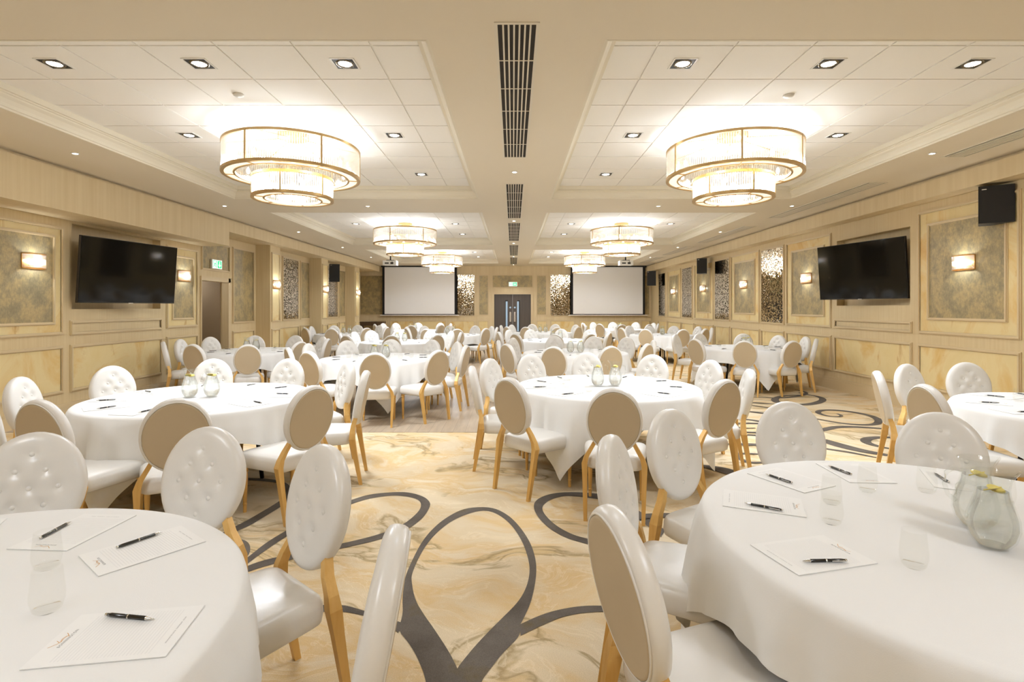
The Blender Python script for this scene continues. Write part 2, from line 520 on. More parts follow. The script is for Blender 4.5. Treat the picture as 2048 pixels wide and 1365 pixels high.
strip([(1012, 1230), (959, 1283), (920, 1330), (913, 1342), (907, 1352), (907, 1450)], [(1041, 1250), (1041, 1273), (1006, 1306), (975.6, 1346), (961.5, 1365), (940, 1450)])
strip([(813.5, 1250), (796.7, 1244.8), (707, 1216), (682, 1211), (620, 1212), (540, 1240)], [(796, 1267), (760, 1240), (707, 1228), (683.6, 1224.5), (625, 1226), (550, 1256)])
strip([(1041, 1250), (1076, 1233.6), (1111.5, 1222), (1158, 1213.7), (1198, 1212.5), (1260, 1216), (1330, 1240)], [(1041, 1273), (1088, 1250), (1135, 1231), (1200, 1224), (1258, 1228), (1320, 1254)])
strip([(478, 1128), (498.6, 1114), (531.8, 1086.6), (574.8, 1061), (640, 1024), (711.5, 997.7), (742.7, 989), (791.6, 985), (820.9, 986), (849, 994.7), (861, 1006), (859.6, 1015.8), (846.7, 1036.9), (820, 1057), (801, 1065), (760, 1080.7), (697.8, 1095), (576.7, 1122), (524, 1135), (478, 1152)],
      [(484, 1138), (506, 1120), (527.9, 1104), (574.8, 1073), (642, 1033), (711.5, 1005.5), (744.7, 996.7), (781.8, 991.8), (807, 992.8), (826.7, 996.7), (839.7, 1001.7), (843, 1013), (837, 1025), (816, 1044), (797, 1055), (760, 1070), (696, 1086), (576.7, 1111), (524, 1122), (476, 1141)], 110)
strip([(496.6, 957), (528, 958), (553, 961), (572, 966), (583, 977), (584, 992), (577, 1006), (555, 1019), (527, 1036), (499, 1053), (458, 1070), (420, 1090)],
      [(496.6, 961.6), (528, 963.5), (549, 965.5), (565, 971), (572, 985), (568, 997), (549, 1010), (522, 1026), (494.7, 1042), (457, 1061), (418, 1080)])
strip([(461.5, 1077), (489, 1080.7), (500.5, 1090.5), (500.5, 1108), (487, 1123.7)], [(461, 1079), (466, 1116), (472, 1128), (475, 1140), (478, 1141)])
strip([(1330, 1062), (1290, 1030), (1230, 994), (1193.6, 987.7), (1135, 985), (1099.8, 988.8), (1074, 999), (1065.8, 1013), (1074, 1034.5), (1099.8, 1060), (1135, 1079), (1176, 1089.6), (1240, 1108), (1300, 1130)],
      [(1322, 1076), (1282, 1042), (1228, 1005), (1193.6, 999), (1139.7, 992), (1111.5, 995.8), (1090, 1006), (1083, 1018), (1090, 1032), (1111.5, 1053), (1146.7, 1072), (1176, 1079), (1240, 1096), (1304, 1119)], 90)
ribbon([(1674, 828), (1686, 833), (1674, 835), (1655, 833), (1637, 828), (1635, 824.5), (1643, 821), (1674, 821), (1713.5, 826), (1744.7, 833), (1760, 842), (1752.5, 850), (1723, 851), (1684, 848), (1635, 839), (1600, 833)], .13)
ribbon([(1600, 868), (1645, 861.6), (1664.6, 855.7), (1694, 853.8), (1762, 857.7), (1800, 862)], .14)
ribbon([(1600, 868), (1651, 883), (1684, 893), (1723, 902.6), (1762, 909.4), (1800, 915)], .22)
ribbon([(1620, 893), (1651, 898.7), (1694, 904.5), (1756, 917)], .08)
ribbon([(1800, 876), (1760, 875.5), (1739, 877), (1730, 881), (1733, 887), (1760, 894.8), (1790, 900)], .14)
ribbon([(1612, 791), (1585, 791), (1557, 794), (1547, 801), (1560, 808), (1606, 811), (1635, 807), (1649, 800), (1635, 793), (1612, 790), (1598, 786)], .17)
ribbon([(1490, 794), (1507, 795), (1543, 797), (1580, 796), (1612, 790), (1613, 785), (1590, 780)], .10)
ribbon([(1490, 805), (1506, 806), (1549, 809)], .10)
ribbon([(1490, 810), (1504, 812), (1532, 815.7), (1560, 820)], .06)
ribbon([(1488, 823), (1500, 824.5), (1520, 826.4), (1560, 832)], .13)
ribbon([(1470, 838), (1493, 840), (1510, 842), (1560, 852)], .10)
ribbon([(1470, 871), (1491, 871), (1504, 871), (1560, 876)], .08)
ribbon([(1440, 889), (1465, 890), (1504, 890), (1560, 894)], .12)
ribbon([(1540, 911), (1510, 909), (1479, 908), (1471, 912), (1479, 919), (1495, 926), (1516, 927), (1560, 924)], .08)
ribbon([(1400, 932), (1440, 940), (1459, 945.5), (1500, 960)], .22)
for cx, cy, r0, w in ((2.9, 13.6, .75, .12), (2.6, 8.1, .7, .12), (5.1, 12.6, .7, .12), (2.3, 16.6, .8, .13), (3.1, 6.9, .55, .1), (-4.9, 5.6, .6, .12), (-3.4, 2.6, .6, .14), (2.6, 19.5, .8, .13), (1.1, 3.6, .6, .12)):
    a0 = random.uniform(0, 6)
    ribbon([(cx + r0 * (1 - t / 26) * cos(a0 + t * .38), cy + .7 * r0 * (1 - t / 26) * sin(a0 + t * .38)) for t in range(22)], w, True)
struct(fl, 'floor', [M['carpet'], M['parquet'], M['scroll']])

# ceiling: soffit slab with openings, tile plane, recess sides
ce = MB()
xs = [-7.0, CX[0][0], CX[0][1], CX[1][0], CX[1][1], 7.0]
ce.cur = 0
for a, b in ((0, 1), (2, 3), (4, 5)):
    ce.box(xs[a], xs[b], YB, YF + .2, ZS, ZS + .24)
ys = [YB] + [v for c in COF for v in c] + [YF + .2]
for a in range(0, len(ys), 2):
    for i in (1, 3): ce.box(xs[i], xs[i + 1], ys[a], ys[a + 1], ZS, ZS + .24)
ce.cur = 1
ce.box(-7, 7, YB, YF + .2, ZT + .008, ZT + .1)
for (x0, x1) in CX:
    for (y0, y1) in COF:
        yy0 = y0 + .464 - .6
        sgn = -1 if x0 < 0 else 1
        for i in range(9):
            for j in range(11):
                tx0 = (-1.0895 + .597 - .597 * i - .597) if sgn < 0 else (1.108 - .597 + .597 * i)
                a0, a1 = max(tx0 + .008, x0 + .13), min(tx0 + .589, x1 - .13)
                b0, b1 = max(yy0 + .6 * j + .008, y0 + .13), min(yy0 + .6 * j + .592, y1 - .13)
                if a1 - a0 > .02 and b1 - b0 > .02: ce.box(a0, a1, b0, b1, ZT - .002, ZT + .009)
struct(ce, 'ceiling', [M['soffit'], M['tile']])

# cornice round each coffer
PROF = [(0, ZS - .001), (.018, ZS - .001), (.020, ZS + .018), (.032, ZS + .022), (.040, ZS + .05), (.062, ZS + .085), (.088, ZS + .103), (.094, ZS + .118), (.108, ZS + .120), (.108, ZS + .133), (.13, ZS + .135), (.13, ZT + .004)]
n = 0
for (x0, x1) in CX:
    for (y0, y1) in COF:
        n += 1
        mb = MB()
        rings = [[(x0 + o, y0 + o, z), (x1 - o, y0 + o, z), (x1 - o, y1 - o, z), (x0 + o, y1 - o, z)] for o, z in PROF]
        mb.loft(rings, True, False)
        struct(mb, 'trim_%d' % n, M['cornice'])

# ------------------------------------------------------------ walls
def frame(mb, side, y0, y1, z0, z1, w=.045, d=.03):
    """mitred picture moulding on a side wall (side = plane x, sign of the room direction) or far wall"""
    ax, P, s = side
    for o, dd in ((0, d * .55), (w * .28, d), (w * .72, d * .45)):
        a, b, c, e = y0 + o, y1 - o, z0 + o, z1 - o
        t = w - o if dd == d else (w * .28 if o == 0 else w * .28)
        t = {0: w, 1: w * .5, 2: w * .28}[0 if o == 0 else (1 if dd == d else 2)]
        for (p0, p1, q0, q1) in ((a, b, c, c + t), (a, b, e - t, e), (a, a + t, c + t, e - t), (b - t, b, c + t, e - t)):
            if ax == 'x': mb.box(P, P + s * dd, p0, p1, q0, q1)
            else: mb.box(p0, p1, P, P + s * dd, q0, q1)
def panel(mb, side, y0, y1, z0, z1, d=.006):
    ax, P, s = side
    if ax == 'x': mb.box(P, P + s * d, y0, y1, z0, z1)
    else: mb.box(y0, y1, P, P + s * d, z0, z1)

LZ = (zc(-1.215), zc(-.54))                  # lower marble panels

def lower(parent, side, a, b):
    mb = MB(); panel(mb, side, a + .03, b - .03, LZ[0] + .03, LZ[1] - .03); mb.build('marble_panel', M['marble'], parent)
    mb = MB(); frame(mb, side, a, b, *LZ); mb.build('panel_moulding', M['mould'], parent)
def upper(parent, side, a, b, z0, z1, kind='marble', ins=None):
    if kind == 'marble':
        mb = MB(); panel(mb, side, a + .03, b - .03, z0 + .03, z1 - .03); mb.build('marble_surround', M['marble'], parent)
        mb = MB(); frame(mb, side, a, b, z0, z1); mb.build('panel_moulding', M['mould'], parent)
        ia, ib, i0, i1 = ins
        mb = MB(); panel(mb, side, ia + .02, ib - .02, i0 + .02, i1 - .02, .012); mb.build('wallpaper_panel', M['paper'], parent)
        mb = MB(); frame(mb, side, ia, ib, i0, i1, .04, .03); mb.build('inner_moulding', M['mould'], parent)
    elif kind == 'paper':
        mb = MB(); panel(mb, side, a + .02, b - .02, z0 + .02, z1 - .02); mb.build('wallpaper_panel', M['paper'], parent)
        mb = MB(); frame(mb, side, a, b, z0, z1, .04); mb.build('panel_moulding', M['mould'], parent)

# left wall with niche, doorway and pilasters
wl = MB()
NL = (7.64, 9.56, zc(-.026), zc(1.207))
DL = (10.79, 11.80, 0, zc(.55))
def wall_with_holes(mb, X0, X1, y0, y1, z0, z1, holes):
    cuts = sorted({y0, y1} | {h[0] for h in holes} | {h[1] for h in holes})
    for a, b in zip(cuts, cuts[1:]):
        h = [q for q in holes if q[0] <= a and q[1] >= b]
        if not h: mb.box(X0, X1, a, b, z0, z1)
        else:
            if h[0][2] > z0: mb.box(X0, X1, a, b, z0, h[0][2])
            mb.box(X0, X1, a, b, h[0][3], z1)
wall_with_holes(wl, XL - .15, XL, YB - .2, 20.7, 0, 3.7, [NL, DL])
wl.box(XL - .2, XL - .14, NL[0] - .1, NL[1] + .1, NL[2] - .1, NL[3] + .1)
wl.box(-7.1, -6.8, 20.6, YF + .2, 0, 3.7)
wl.box(-6.8, XL - .0, 20.66, 20.7, 0, 3.7)
for a, b in PIL: wl.box(XL - .01, PX, a, b, 0, ZS)
WL = struct(wl, 'wall_left', M['paint'])
SL = ('x', XL, 1)
upper(WL, SL, 5.2, 7.49, zc(-.39), zc(1.133), ins=(5.95, 7.347, zc(-.244), zc(1.0)))
upper(WL, SL, 3.2, 5.0, zc(-.39), zc(1.133), ins=(3.5, 4.7, zc(-.244), zc(1.0)))
upper(WL, SL, 9.71, 10.68, zc(-.39), zc(1.15), ins=(9.86, 10.55, zc(-.242), zc(.985)))
upper(WL, SL, 12.0, 13.0, zc(-.37), zc(1.37), 'paper')
upper(WL, SL, 10.80, 11.88, zc(.77), zc(1.37), 'paper')
upper(WL, SL, 15.82, 16.55, zc(-.37), zc(1.40), 'paper')
upper(WL, SL, 19.33, 20.03, zc(-.37), zc(1.38), 'paper')
for a, b in ((3.2, 5.0), (5.2, 7.49), (7.6, 9.59), (9.71, 10.68), (12.0, 13.0), (14.2, 15.7), (15.82, 16.55), (17.7, 19.2), (19.33, 20.03)): lower(WL, SL, a, b)
mb = MB(); frame(mb, SL, 7.6, 9.59, zc(-.405), zc(-.19)); mb.build('panel_moulding', M['mould'], WL)
for a, b in PIL:
    s = ('x', PX, 1)
    upper(WL, s, a + .06, b - .06, zc(-.35), zc(1.36), 'none')
    mb = MB(); panel(mb, s, a + .08, b - .08, zc(-.33), zc(1.34)); mb.build('marble_panel', M['marble'], WL)
    mb = MB(); frame(mb, s, a + .05, b - .05, zc(-.36), zc(1.37), .03); mb.build('panel_moulding', M['mould'], WL)
    lower(WL, s, a + .05, b - .05)
# door 2: the open doorway on the left with its architrave and passage
d2 = MB()
for a, b, c, e in ((DL[0] - .02, DL[0] + .0, 0, DL[3]), (DL[1], DL[1] + .09, 0, DL[3] + .09), (DL[0] - .02, DL[1] + .09, DL[3], DL[3] + .09)):
    d2.box(XL, XL + .03, a, b, c, e)
D2 = struct(d2, 'door_2', M['mould'])
pa = MB()
pa.box(-8.2, XL - .15, DL[1] - .02, DL[1] + .08, 0, 2.6); pa.box(-8.2, XL - .15, DL[0] - .1, DL[0] + .02, 0, 2.6)
pa.box(-8.3, -8.2, DL[0] - .1, DL[1] + .1, 0, 2.6); pa.box(-8.3, XL - .15, DL[0] - .1, DL[1] + .1, 2.3, 2.4); pa.box(-8.3, XL - .15, DL[0] - .1, DL[1] + .1, -.02, 0.002)
pa.build('passage_lining', M['corridor'], D2)

# right wall with niche
wr = MB()
NR = (8.14, 9.985, zc(.03), zc(1.245))
wall_with_holes(wr, XR, XR + .15, YB - .2, YF + .2, 0, 3.7, [NR])
wr.box(XR + .14, XR + .2, NR[0] - .1, NR[1] + .1, NR[2] - .1, NR[3] + .1)
WR = struct(wr, 'wall_right', M['paint'])
SR = ('x', XR, -1)
RP = [(3.9, 6.15, 4.2, 5.85), (6.35, 7.976, 6.52, 7.79), (10.14, 11.81, 10.35, 11.59), (13.09, 14.8, 13.32, 14.58), (16.1, 17.76, 16.32, 17.54), (19.24, 20.86, 19.46, 20.64)]
for a, b, c, e in RP: upper(WR, SR, a, b, zc(-.394), zc(1.425), ins=(c, e, zc(-.19), zc(1.227)))
for a, b in ((3.9, 6.15), (6.35, 7.976), (8.087, 10.05), (10.14, 11.81), (11.9, 13.0), (13.09, 14.8), (14.89, 16.01), (16.1, 17.76), (17.86, 19.15), (19.24, 20.86), (20.95, 22.2)): lower(WR, SR, a, b)
mb = MB(); frame(mb, SR, 8.087, 10.05, zc(-.395), zc(-.215)); mb.build('panel_moulding', M['mould'], WR)
# far wall
wf = MB()
wall_y = YF
DF = (-.83, .79, zc(.574))
for a, b, c, e in ((-7.2, DF[0], 0, 3.7), (DF[1], 6.5, 0, 3.7), (DF[0], DF[1], DF[2], 3.7)): wf.box(a, b, YF, YF + .15, c, e)
WF = struct(wf, 'wall_far', M['fascia'])
SF = ('y', YF, -1)
def fx(x): return (x - 1026) / FPX * YF
for a, b in ((719, 768), (957, 977.5), (1072.5, 1093.5), (1286, 1303)): upper(WF, SF, max(fx(a), -6.79), min(fx(b), 6.05), zc(-.36), zc(1.43), 'paper')
upper(WF, SF, -.93, .89, zc(.85), zc(1.44), 'paper')
for a, b in ((743, 772.4), (779, 828), (835, 893), (900.5, 949.5), (956, 977.5), (1072.8, 1094), (1100.8, 1149.7), (1157.5, 1218), (1226, 1277), (1282, 1303)):
    aa, bb = max(fx(a), -6.79), min(fx(b), 6.05)
    mb = MB(); panel(mb, SF, aa + .03, bb - .03, LZ[0] + .03, LZ[1] - .07); mb.build('marble_panel', M['marble'], WF)
    mb = MB(); frame(mb, SF, aa, bb, LZ[0], LZ[1] - .04); mb.build('panel_moulding', M['mould'], WF)
# wall behind the camera
wb = MB(); wb.box(-7.2, 7, YB - .15, YB, 0, 3.7)
struct(wb, 'wall_back', M['fascia'])
# bulkheads with the shadow gap
bk = MB()
bk.box(XL - .02, BXL, YB, 10.79, BZD, ZS - .045); bk.box(XL - .02, BXL - .07, YB, 10.79, ZS - .05, ZS)
bk.box(XL - .02, BXL, 10.79, 22.9, BZ, ZS - .045); bk.box(XL - .02, BXL - .07, 10.79, 22.9, ZS - .05, ZS)
bk.box(-6.8, XL, 20.7, 22.9, BZ, ZS)
bk.cur = 0
struct(bk, 'trim_9', M['fascia'])
bk = MB()
bk.box(BXR, XR + .02, YB, YF, BZ, ZS - .045); bk.box(BXR + .07, XR + .02, YB, YF, ZS - .05, ZS)
struct(bk, 'trim_10', M['fascia'])
# skirtings
bb = MB()
for a, b in ((YB, 10.77), (11.89, 13.1), (13.67, 16.6), (17.2, 20.1)):
    bb.box(XL, XL + .02, a, b, 0, .20); bb.box(XL, XL + .03, a, b, .0, .16)
for a, b in PIL: bb.box(PX, PX + .03, a, b, 0, .19); bb.box(XL, PX + .03, a - .03, a, 0, .19)
struct(bb, 'baseboard_left', M['mould'])
bb = MB(); bb.box(XR - .02, XR, YB, YF, 0, .225); bb.box(XR - .03, XR, YB, YF, 0, .18)
struct(bb, 'baseboard_right', M['mould'])
bb = MB(); bb.box(-6.8, DF[0] - .1, YF - .03, YF, 0, .2); bb.box(DF[1] + .1, XR, YF - .03, YF, 0, .2)
struct(bb, 'baseboard_far', M['mould'])

# far double door
df = MB()
for a, b, c, e in ((DF[0] - .1, DF[0], 0, DF[2]), (DF[1], DF[1] + .1, 0, DF[2]), (DF[0] - .1, DF[1] + .1, DF[2], DF[2] + .1)):
    df.box(a, b, YF - .035, YF + .1, c, e)
D1 = struct(df, 'door_1', M['mould'])
mid = (DF[0] + DF[1]) / 2
for s in (-1, 1):
    a, b = (DF[0] + .005, mid - .004) if s < 0 else (mid + .004, DF[1] - .005)
    mb = MB(); mb.box(a, b, YF + .05, YF + .10, .01, DF[2] - .005)
    leaf = mb.build('door_leaf', M['doorwood'], D1)
    cx = mid + s * .27
    mb = MB(); mb.box(cx - .055, cx + .055, YF + .04, YF + .051, .45, 1.87); mb.build('vision_panel_frame', M['black'], leaf)
    mb = MB(); mb.box(cx - .05 + s * -.02, cx + .03 + s * -.02, YF + .034, YF + .041, .5, 1.82); mb.build('vision_panel', M['bluepane'], leaf)
    mb = MB(); mb.box(mid + s * .06 , mid + s * .135, YF + .035, YF + .05, .92, 1.36); mb.build('push_plate', M['steel'], leaf)
    mb = MB(); r = [(.04 * cos(t * pi / 8), .04 * sin(t * pi / 8)) for t in range(16)]
    mb.loft([[(mid + s * .1 + x, YF + .05, 1.55 + z) for x, z in r], [(mid + s * .1 + x, YF + .04, 1.55 + z) for x, z in r]]); mb.build('door_sign', M['bluepane'], leaf)

# ------------------------------------------------------------ chandeliers
def ring(mb, r0, r1, z0, z1, n=64):
    mb.loft([[(r1 * cos(2 * pi * i / n), r1 * sin(2 * pi * i / n), z) for i in range(n)] for z in (z0, z1)], True, False)
    mb.loft([[(r0 * cos(2 * pi * i / n), r0 * sin(2 * pi * i / n), z) for i in range(n)] for z in (z1, z0)], True, False)
    for z, fl in ((z0, 0), (z1, 1)):
        a = [(r0 * cos(2 * pi * i / n), r0 * sin(2 * pi * i / n), z) for i in range(n)]
        b = [(r1 * cos(2 * pi * i / n), r1 * sin(2 * pi * i / n), z) for i in range(n)]
        mb.add(a + b, [((i, (i + 1) % n, n + (i + 1) % n, n + i) if not fl else (i, n + i, n + (i + 1) % n, (i + 1) % n)) for i in range(n)])

UZ0, UZ1, LZ0, LZ1 = 1.50, 1.85, 1.245, 1.50      # tiers, above camera height
def make_chandelier():
    root = empty('crystal_chandelier')
    z = lambda v: v - 2.013                        # root sits on the tile plane
    mb = MB(); mb.lathe([(0, z(2.013)), (.165, z(2.013)), (.17, z(2.0)), (.17, z(1.955)), (.155, z(1.945)), (0, z(1.945))], 32); mb.build('ceiling_canopy', M['brass'], root, 'auto')
    for k in range(6):
        a = k * pi / 3 + .3
        mb = MB(); mb.tube([(.12 * cos(a), .12 * sin(a), z(1.95)), (.70 * cos(a), .70 * sin(a), z(UZ1))], .007, 6)
        mb.lathe([(0, .03), (.012, .03), (.012, -.01), (0, -.01)], 8, (.12 * cos(a), .12 * sin(a), z(1.945))); mb.build('suspension_rod', M['brass'], root, True)
    for tier, (R, ri, z0, z1, nr) in enumerate(((.745, .60, UZ0, UZ1, 190), (.445, .30, LZ0, LZ1, 112))):
        mb = MB()
        ring(mb, R - .03, R, z(z1) - .028, z(z1)); ring(mb, R - .035, R + .002, z(z0), z(z0) + .032)
        ring(mb, ri, ri + .022, z(z0), z(z0) + .026)
        for k in range(6):
            a = k * pi / 3 + (.25 if tier == 0 else .62)
            c, s = cos(a), sin(a)
            t = .009
            mb.loft([[((R - .004) * c - t * s, (R - .004) * s + t * c, q), ((R + .003) * c - t * s, (R + .003) * s + t * c, q), ((R + .003) * c + t * s, (R + .003) * s - t * c, q), ((R - .004) * c + t * s, (R - .004) * s - t * c, q)] for q in (z(z0), z(z1))])
            mb.loft([[(ri * c - .004 * s, ri * s + .004 * c, q), (R * c - .004 * s, R * s + .004 * c, q), (R * c + .004 * s, R * s - .004 * c, q), (ri * c + .004 * s, ri * s - .004 * c, q)] for q in (z(z0) - .001, z(z0) + .012)])
        fr = mb.build('upper_frame' if tier == 0 else 'lower_frame', M['brass'], root, 'auto')
        mb = MB(); ring(mb, ri + .01, R - .02, z(z0) + .008, z(z0) + .014); mb.build('opal_panel', M['alabaster'], fr)
        mb = MB()
        for k in range(nr):
            a = 2 * pi * k / nr; w = pi * (R - .016) / nr * .62
            c, s = cos(a), sin(a); Ro, Ri = R - .006, R - .006 - w * 1.5
            P = [(Ro * c, Ro * s), (Ri * c - w * s, Ri * s + w * c), (Ri * c + w * s, Ri * s - w * c)]
            dz = random.uniform(-.004, .004)
            mb.add([(x, y, z(z0) + .03) for x, y in P] + [(x, y, z(z1) - .025 + dz) for x, y in P], [(0, 1, 4, 3), (1, 2, 5, 4), (2, 0, 3, 5)])
        g = mb.build('crystal_rods', M['rods'], root); g['kind'] = 'stuff'
        nb = 12 if tier == 0 else 8; rb = R - .12
        for k in range(nb):
            a = 2 * pi * (k + .5) / nb
            zb = z(z0) + (.13 if tier == 0 else .10)
            mb = MB(); mb.lathe([(0, -.038), (.012, -.034), (.02, -.01), (.017, .015), (.008, .034), (0, .04)], 8, (rb * cos(a), rb * sin(a), zb)); mb.build('bulb', M['bulb'], fr, True)
    return root

chand0 = make_chandelier()
CHP = []
for k in range(4):
    for s in (-1, 1):
        CHP.append((s * 2.55 if k == 1 else (-2.58 if s < 0 else 2.6), 6.15 + 6.55 * (k - 1), s, k))
row_name = ['behind the camera', 'nearest to the camera', 'in the second ceiling bay', 'in the farthest ceiling bay']
for i, (x, y, s, k) in enumerate(CHP):
    c = chand0 if i == 0 else copy_tree(chand0)
    c.location = (x, y, ZT - .002)
    side = 'left' if s < 0 else 'right'
    tag(c, ('large two-tier brass and crystal chandelier, %s one %s' if k == 1 else 'two-tier brass and crystal chandelier, %s one %s') % (side, row_name[k]), 'chandelier', 'crystal chandeliers')
    e = E_CHAND * (.78, 1, 1, 1.3)[k]
    for q in range(4):
        lamp('chandelier_lamp', 'POINT', (x + .5 * cos(q * pi / 2 + .8), y + .5 * sin(q * pi / 2 + .8), CAMZ + 1.60), e * .055, None, .07)
    lamp('chandelier_lamp', 'SPOT', (x, y, CAMZ + 1.52), e * .6, None, .2, R_(178), (0, 0, 0), .3)

# ------------------------------------------------------------ coffer spots, soffit downlights, detectors
def make_gimbal():
    root = empty('square_downlight')
    mb = MB(); s, t = .098, .085
    for a in ((-s, -t, -s, s), (t, s, -s, s), (-t, t, -s, -t), (-t, t, t, s)): mb.box(a[0], a[1], a[2], a[3], -.004, .004)
    mb.build('trim_plate', M['whiteplastic'], root)
    mb = MB(); mb.box(-t, t, -t, t, -.0022, .001)
    mb.build('recess_box', M['black'], root)
    mb = MB(); mb.lathe([(.076, -.0022), (.07, -.010), (.06, -.008), (.053, -.003)], 24); mb.build('gimbal_ring', M['reflector'], root, True)
    mb = MB(); mb.lathe([(0, -.0045), (.05, -.0045), (.054, -.0022), (0, -.0022)], 24); mb.build('lens', M['led'], root, True)
    return root
gim = make_gimbal(); first = True
GX = (-3.78, -2.585, -1.385, 1.40, 2.60, 3.79)
xn = {0: 'far left', 1: 'left-centre', 2: 'inner left', 3: 'inner right', 4: 'right-centre', 5: 'far right'}
bayn = ['first', 'second', 'third']; rown = ['front', 'middle', 'rear']
for k in range(3):
    for r, y in enumerate((4.37, 6.185, 8.0)):
        if k > 0 and r == 0: continue
        for i, x in enumerate(GX):
            if r > 0 and i in (1, 4): continue
            if (r == 2 or k > 0) and i in (0, 5) and not (k == 1 and r == 1): vis = False
            else: vis = True
            yy = y + 6.55 * k
            lamp('spot_lamp', 'SPOT', (x, yy, ZT - .02), E_SPOT, None, .05, R_(95), (0, 0, 0))
            if not vis: continue
            g = gim if first else copy_tree(gim); first = False
            g.location = (x, yy, ZT - .003)
            tag(g, 'square black gimbal downlight, %s one of the %s row in the %s bay' % (xn[i], rown[r], bayn[k]), 'ceiling light', 'square gimbal downlights')
for x in ():
    lamp('spot_lamp', 'SPOT', (x, -.4 + 1.9, ZT - .02), E_SPOT, None, .05, R_(95), (0, 0, 0))

def make_down():
    root = empty('round_downlight')
    mb = MB(); ring(mb, .028, .042, -.004, .002, 24); mb.build('bezel', M['whiteplastic'], root, True)
    mb = MB(); mb.lathe([(0, -.001), (.029, -.001), (.029, .002), (0, .002)], 20); mb.build('lens', M['led'], root, True)
    return root
dn = make_down(); first = True
DNP = [(.02, 7.12, 'centre soffit, nearest'), (.02, 11.15, 'centre soffit, second along'), (.02, 15.04, 'centre soffit, third along'), (.02, 19.0, 'centre soffit, fourth along'), (.02, 22.56, 'centre soffit, by the far wall')]
for j, y in enumerate((6.26, 9.5, 12.78, 16.08, 19.3)):
    nm = ['nearest', 'second along', 'third along', 'fourth along', 'fifth along'][j]
    DNP.append((-5.17, y, 'left soffit, ' + nm)); DNP.append((4.95 if j == 0 else 5.0, y, 'right soffit, ' + nm))
DNP += [(-2.61, 9.52, 'cross beam over the left tables'), (2.61, 9.52, 'cross beam over the right tables')]
for x, y, nm in DNP:
    d = dn if first else copy_tree(dn); first = False
    d.location = (x, y, ZS - .003)
    tag(d, 'small round white downlight in the ' + nm, 'ceiling light', 'small round downlights')
for x, y in [(p[0], p[1]) for p in DNP] + [(-5.17, 3.0), (4.95, 3.0), (.02, 2.9), (-5.17, -.3), (4.95, -.3), (-2.6, 16.1), (2.6, 16.1)]:
    lamp('downlight_lamp', 'SPOT', (x, y, ZS - .02), E_DOWN, None, .03, R_(100), (0, 0, 0))
for x, y, nm in ((-2.59, 5.0, 'left'), (2.61, 5.02, 'right')):
    mb = MB(); mb.lathe([(0, ZT - .028), (.03, ZT - .026), (.048, ZT - .014), (.05, ZT - .002), (0, ZT - .002)], 24, (x, y, 0))
    tag(mb.build('smoke_detector', M['whiteplastic'], None, True), 'round white smoke detector on the ceiling tiles before the %s near chandelier' % nm, 'smoke detector')

# ------------------------------------------------------------ air grilles
def grille(xc, y0, y1, w, nslot, label, group, cross=True, slotw=.024):
    root = empty('air_grille', (xc, (y0 + y1) / 2, ZS), 0, label, 'vent', group)
    L = (y1 - y0) / 2; h = w / 2
    mb = MB()
    e = .022
    mb.box(-h - e, -h, -L - e, L + e, -.006, 0); mb.box(h, h + e, -L - e, L + e, -.006, 0)
    mb.box(-h, h, -L - e, -L, -.006, 0); mb.box(-h, h, L, L + e, -.006, 0)
    mb.build('frame', M['vent'], root)
    mb = MB(); mb.box(-h, h, -L, L, -.0012, -.0004); mb.build('duct_shade_sheet', M['ductshade'], root)  # flat dark sheet, its colour stands in for the shade inside the duct
    pitch = w / nslot
    mb = MB()
    for i in range(nslot - 1):
        x = -h + pitch * (i + 1)
        mb.box(x - (pitch - slotw) / 2, x + (pitch - slotw) / 2, -L, L, -.008, -.001)
    if cross:
        nb = int((y1 - y0) / .5)
        for j in range(1, nb): mb.box(-h, h, -L + j * 2 * L / nb - .006, -L + j * 2 * L / nb + .006, -.005, -.0015)
    mb.build('louvres', M['vent'], root)
    return root
for k, (a, b) in enumerate(((3.40, 6.41), (7.81, 10.8), (11.42, 14.5), (15.5, 18.55), (19.3, 22.3))):
    grille(.025, a, b, .25, 7, 'long slotted air grille in the centre soffit, %s' % ['nearest the camera', 'second along', 'third along', 'fourth along', 'by the far wall'][k], 'centre soffit air grilles')
for k, (a, b) in enumerate(((3.40, 6.39), (7.74, 10.76), (11.9, 14.9), (15.9, 18.4), (19.2, 21.7))):
    grille(5.315, a, b, .25, 7, 'long linear air grille in the right soffit, %s' % ['nearest the camera', 'second along', 'third along', 'fourth along', 'by the far wall'][k], 'right soffit air grilles', False, .012)

# ------------------------------------------------------------ wall sconces
def make_sconce():
    root = empty('wall_sconce')                      # +Y out of the wall, half drum
    a_, d_, h = .165, .11, .10
    mb = MB()
    mb.box(-a_, a_, 0, .012, -h, h)
    for z in (-h, h - .012):
        n = 20; o = [(a_ * cos(pi * i / n), .012 + (d_ - .012) * sin(pi * i / n)) for i in range(n + 1)]
        q = [((a_ - .012) * cos(pi * i / n), .012 + (d_ - .024) * sin(pi * i / n)) for i in range(n + 1)]
        mb.loft([[(x, y, z) for x, y in o] + [(x, y, z) for x, y in reversed(q)], [(x, y, z + .012) for x, y in o] + [(x, y, z + .012) for x, y in reversed(q)]])
    mb.build('brass_frame', M['sconcebrass'], root)
    mb = MB(); n = 34
    for k in range(n):
        t = pi * (k + .5) / n; cx, cy = (a_ - .008) * cos(t), .012 + (d_ - .02) * sin(t)
        r = .0065
        mb.loft([[(cx + r * cos(2 * pi * q / 5), cy + r * sin(2 * pi * q / 5), z) for q in range(5)] for z in (-h + .012, h - .012)], True, False)
    g = mb.build('glass_rods', M['rods'], root, True)
    for x in (-.07, .07):
        mb = MB(); mb.lathe([(0, -.02), (.012, -.012), (.014, .01), (.006, .024), (0, .026)], 8, (x, .05, -.025)); mb.build('bulb', M['bulb'], root, True)
    return root
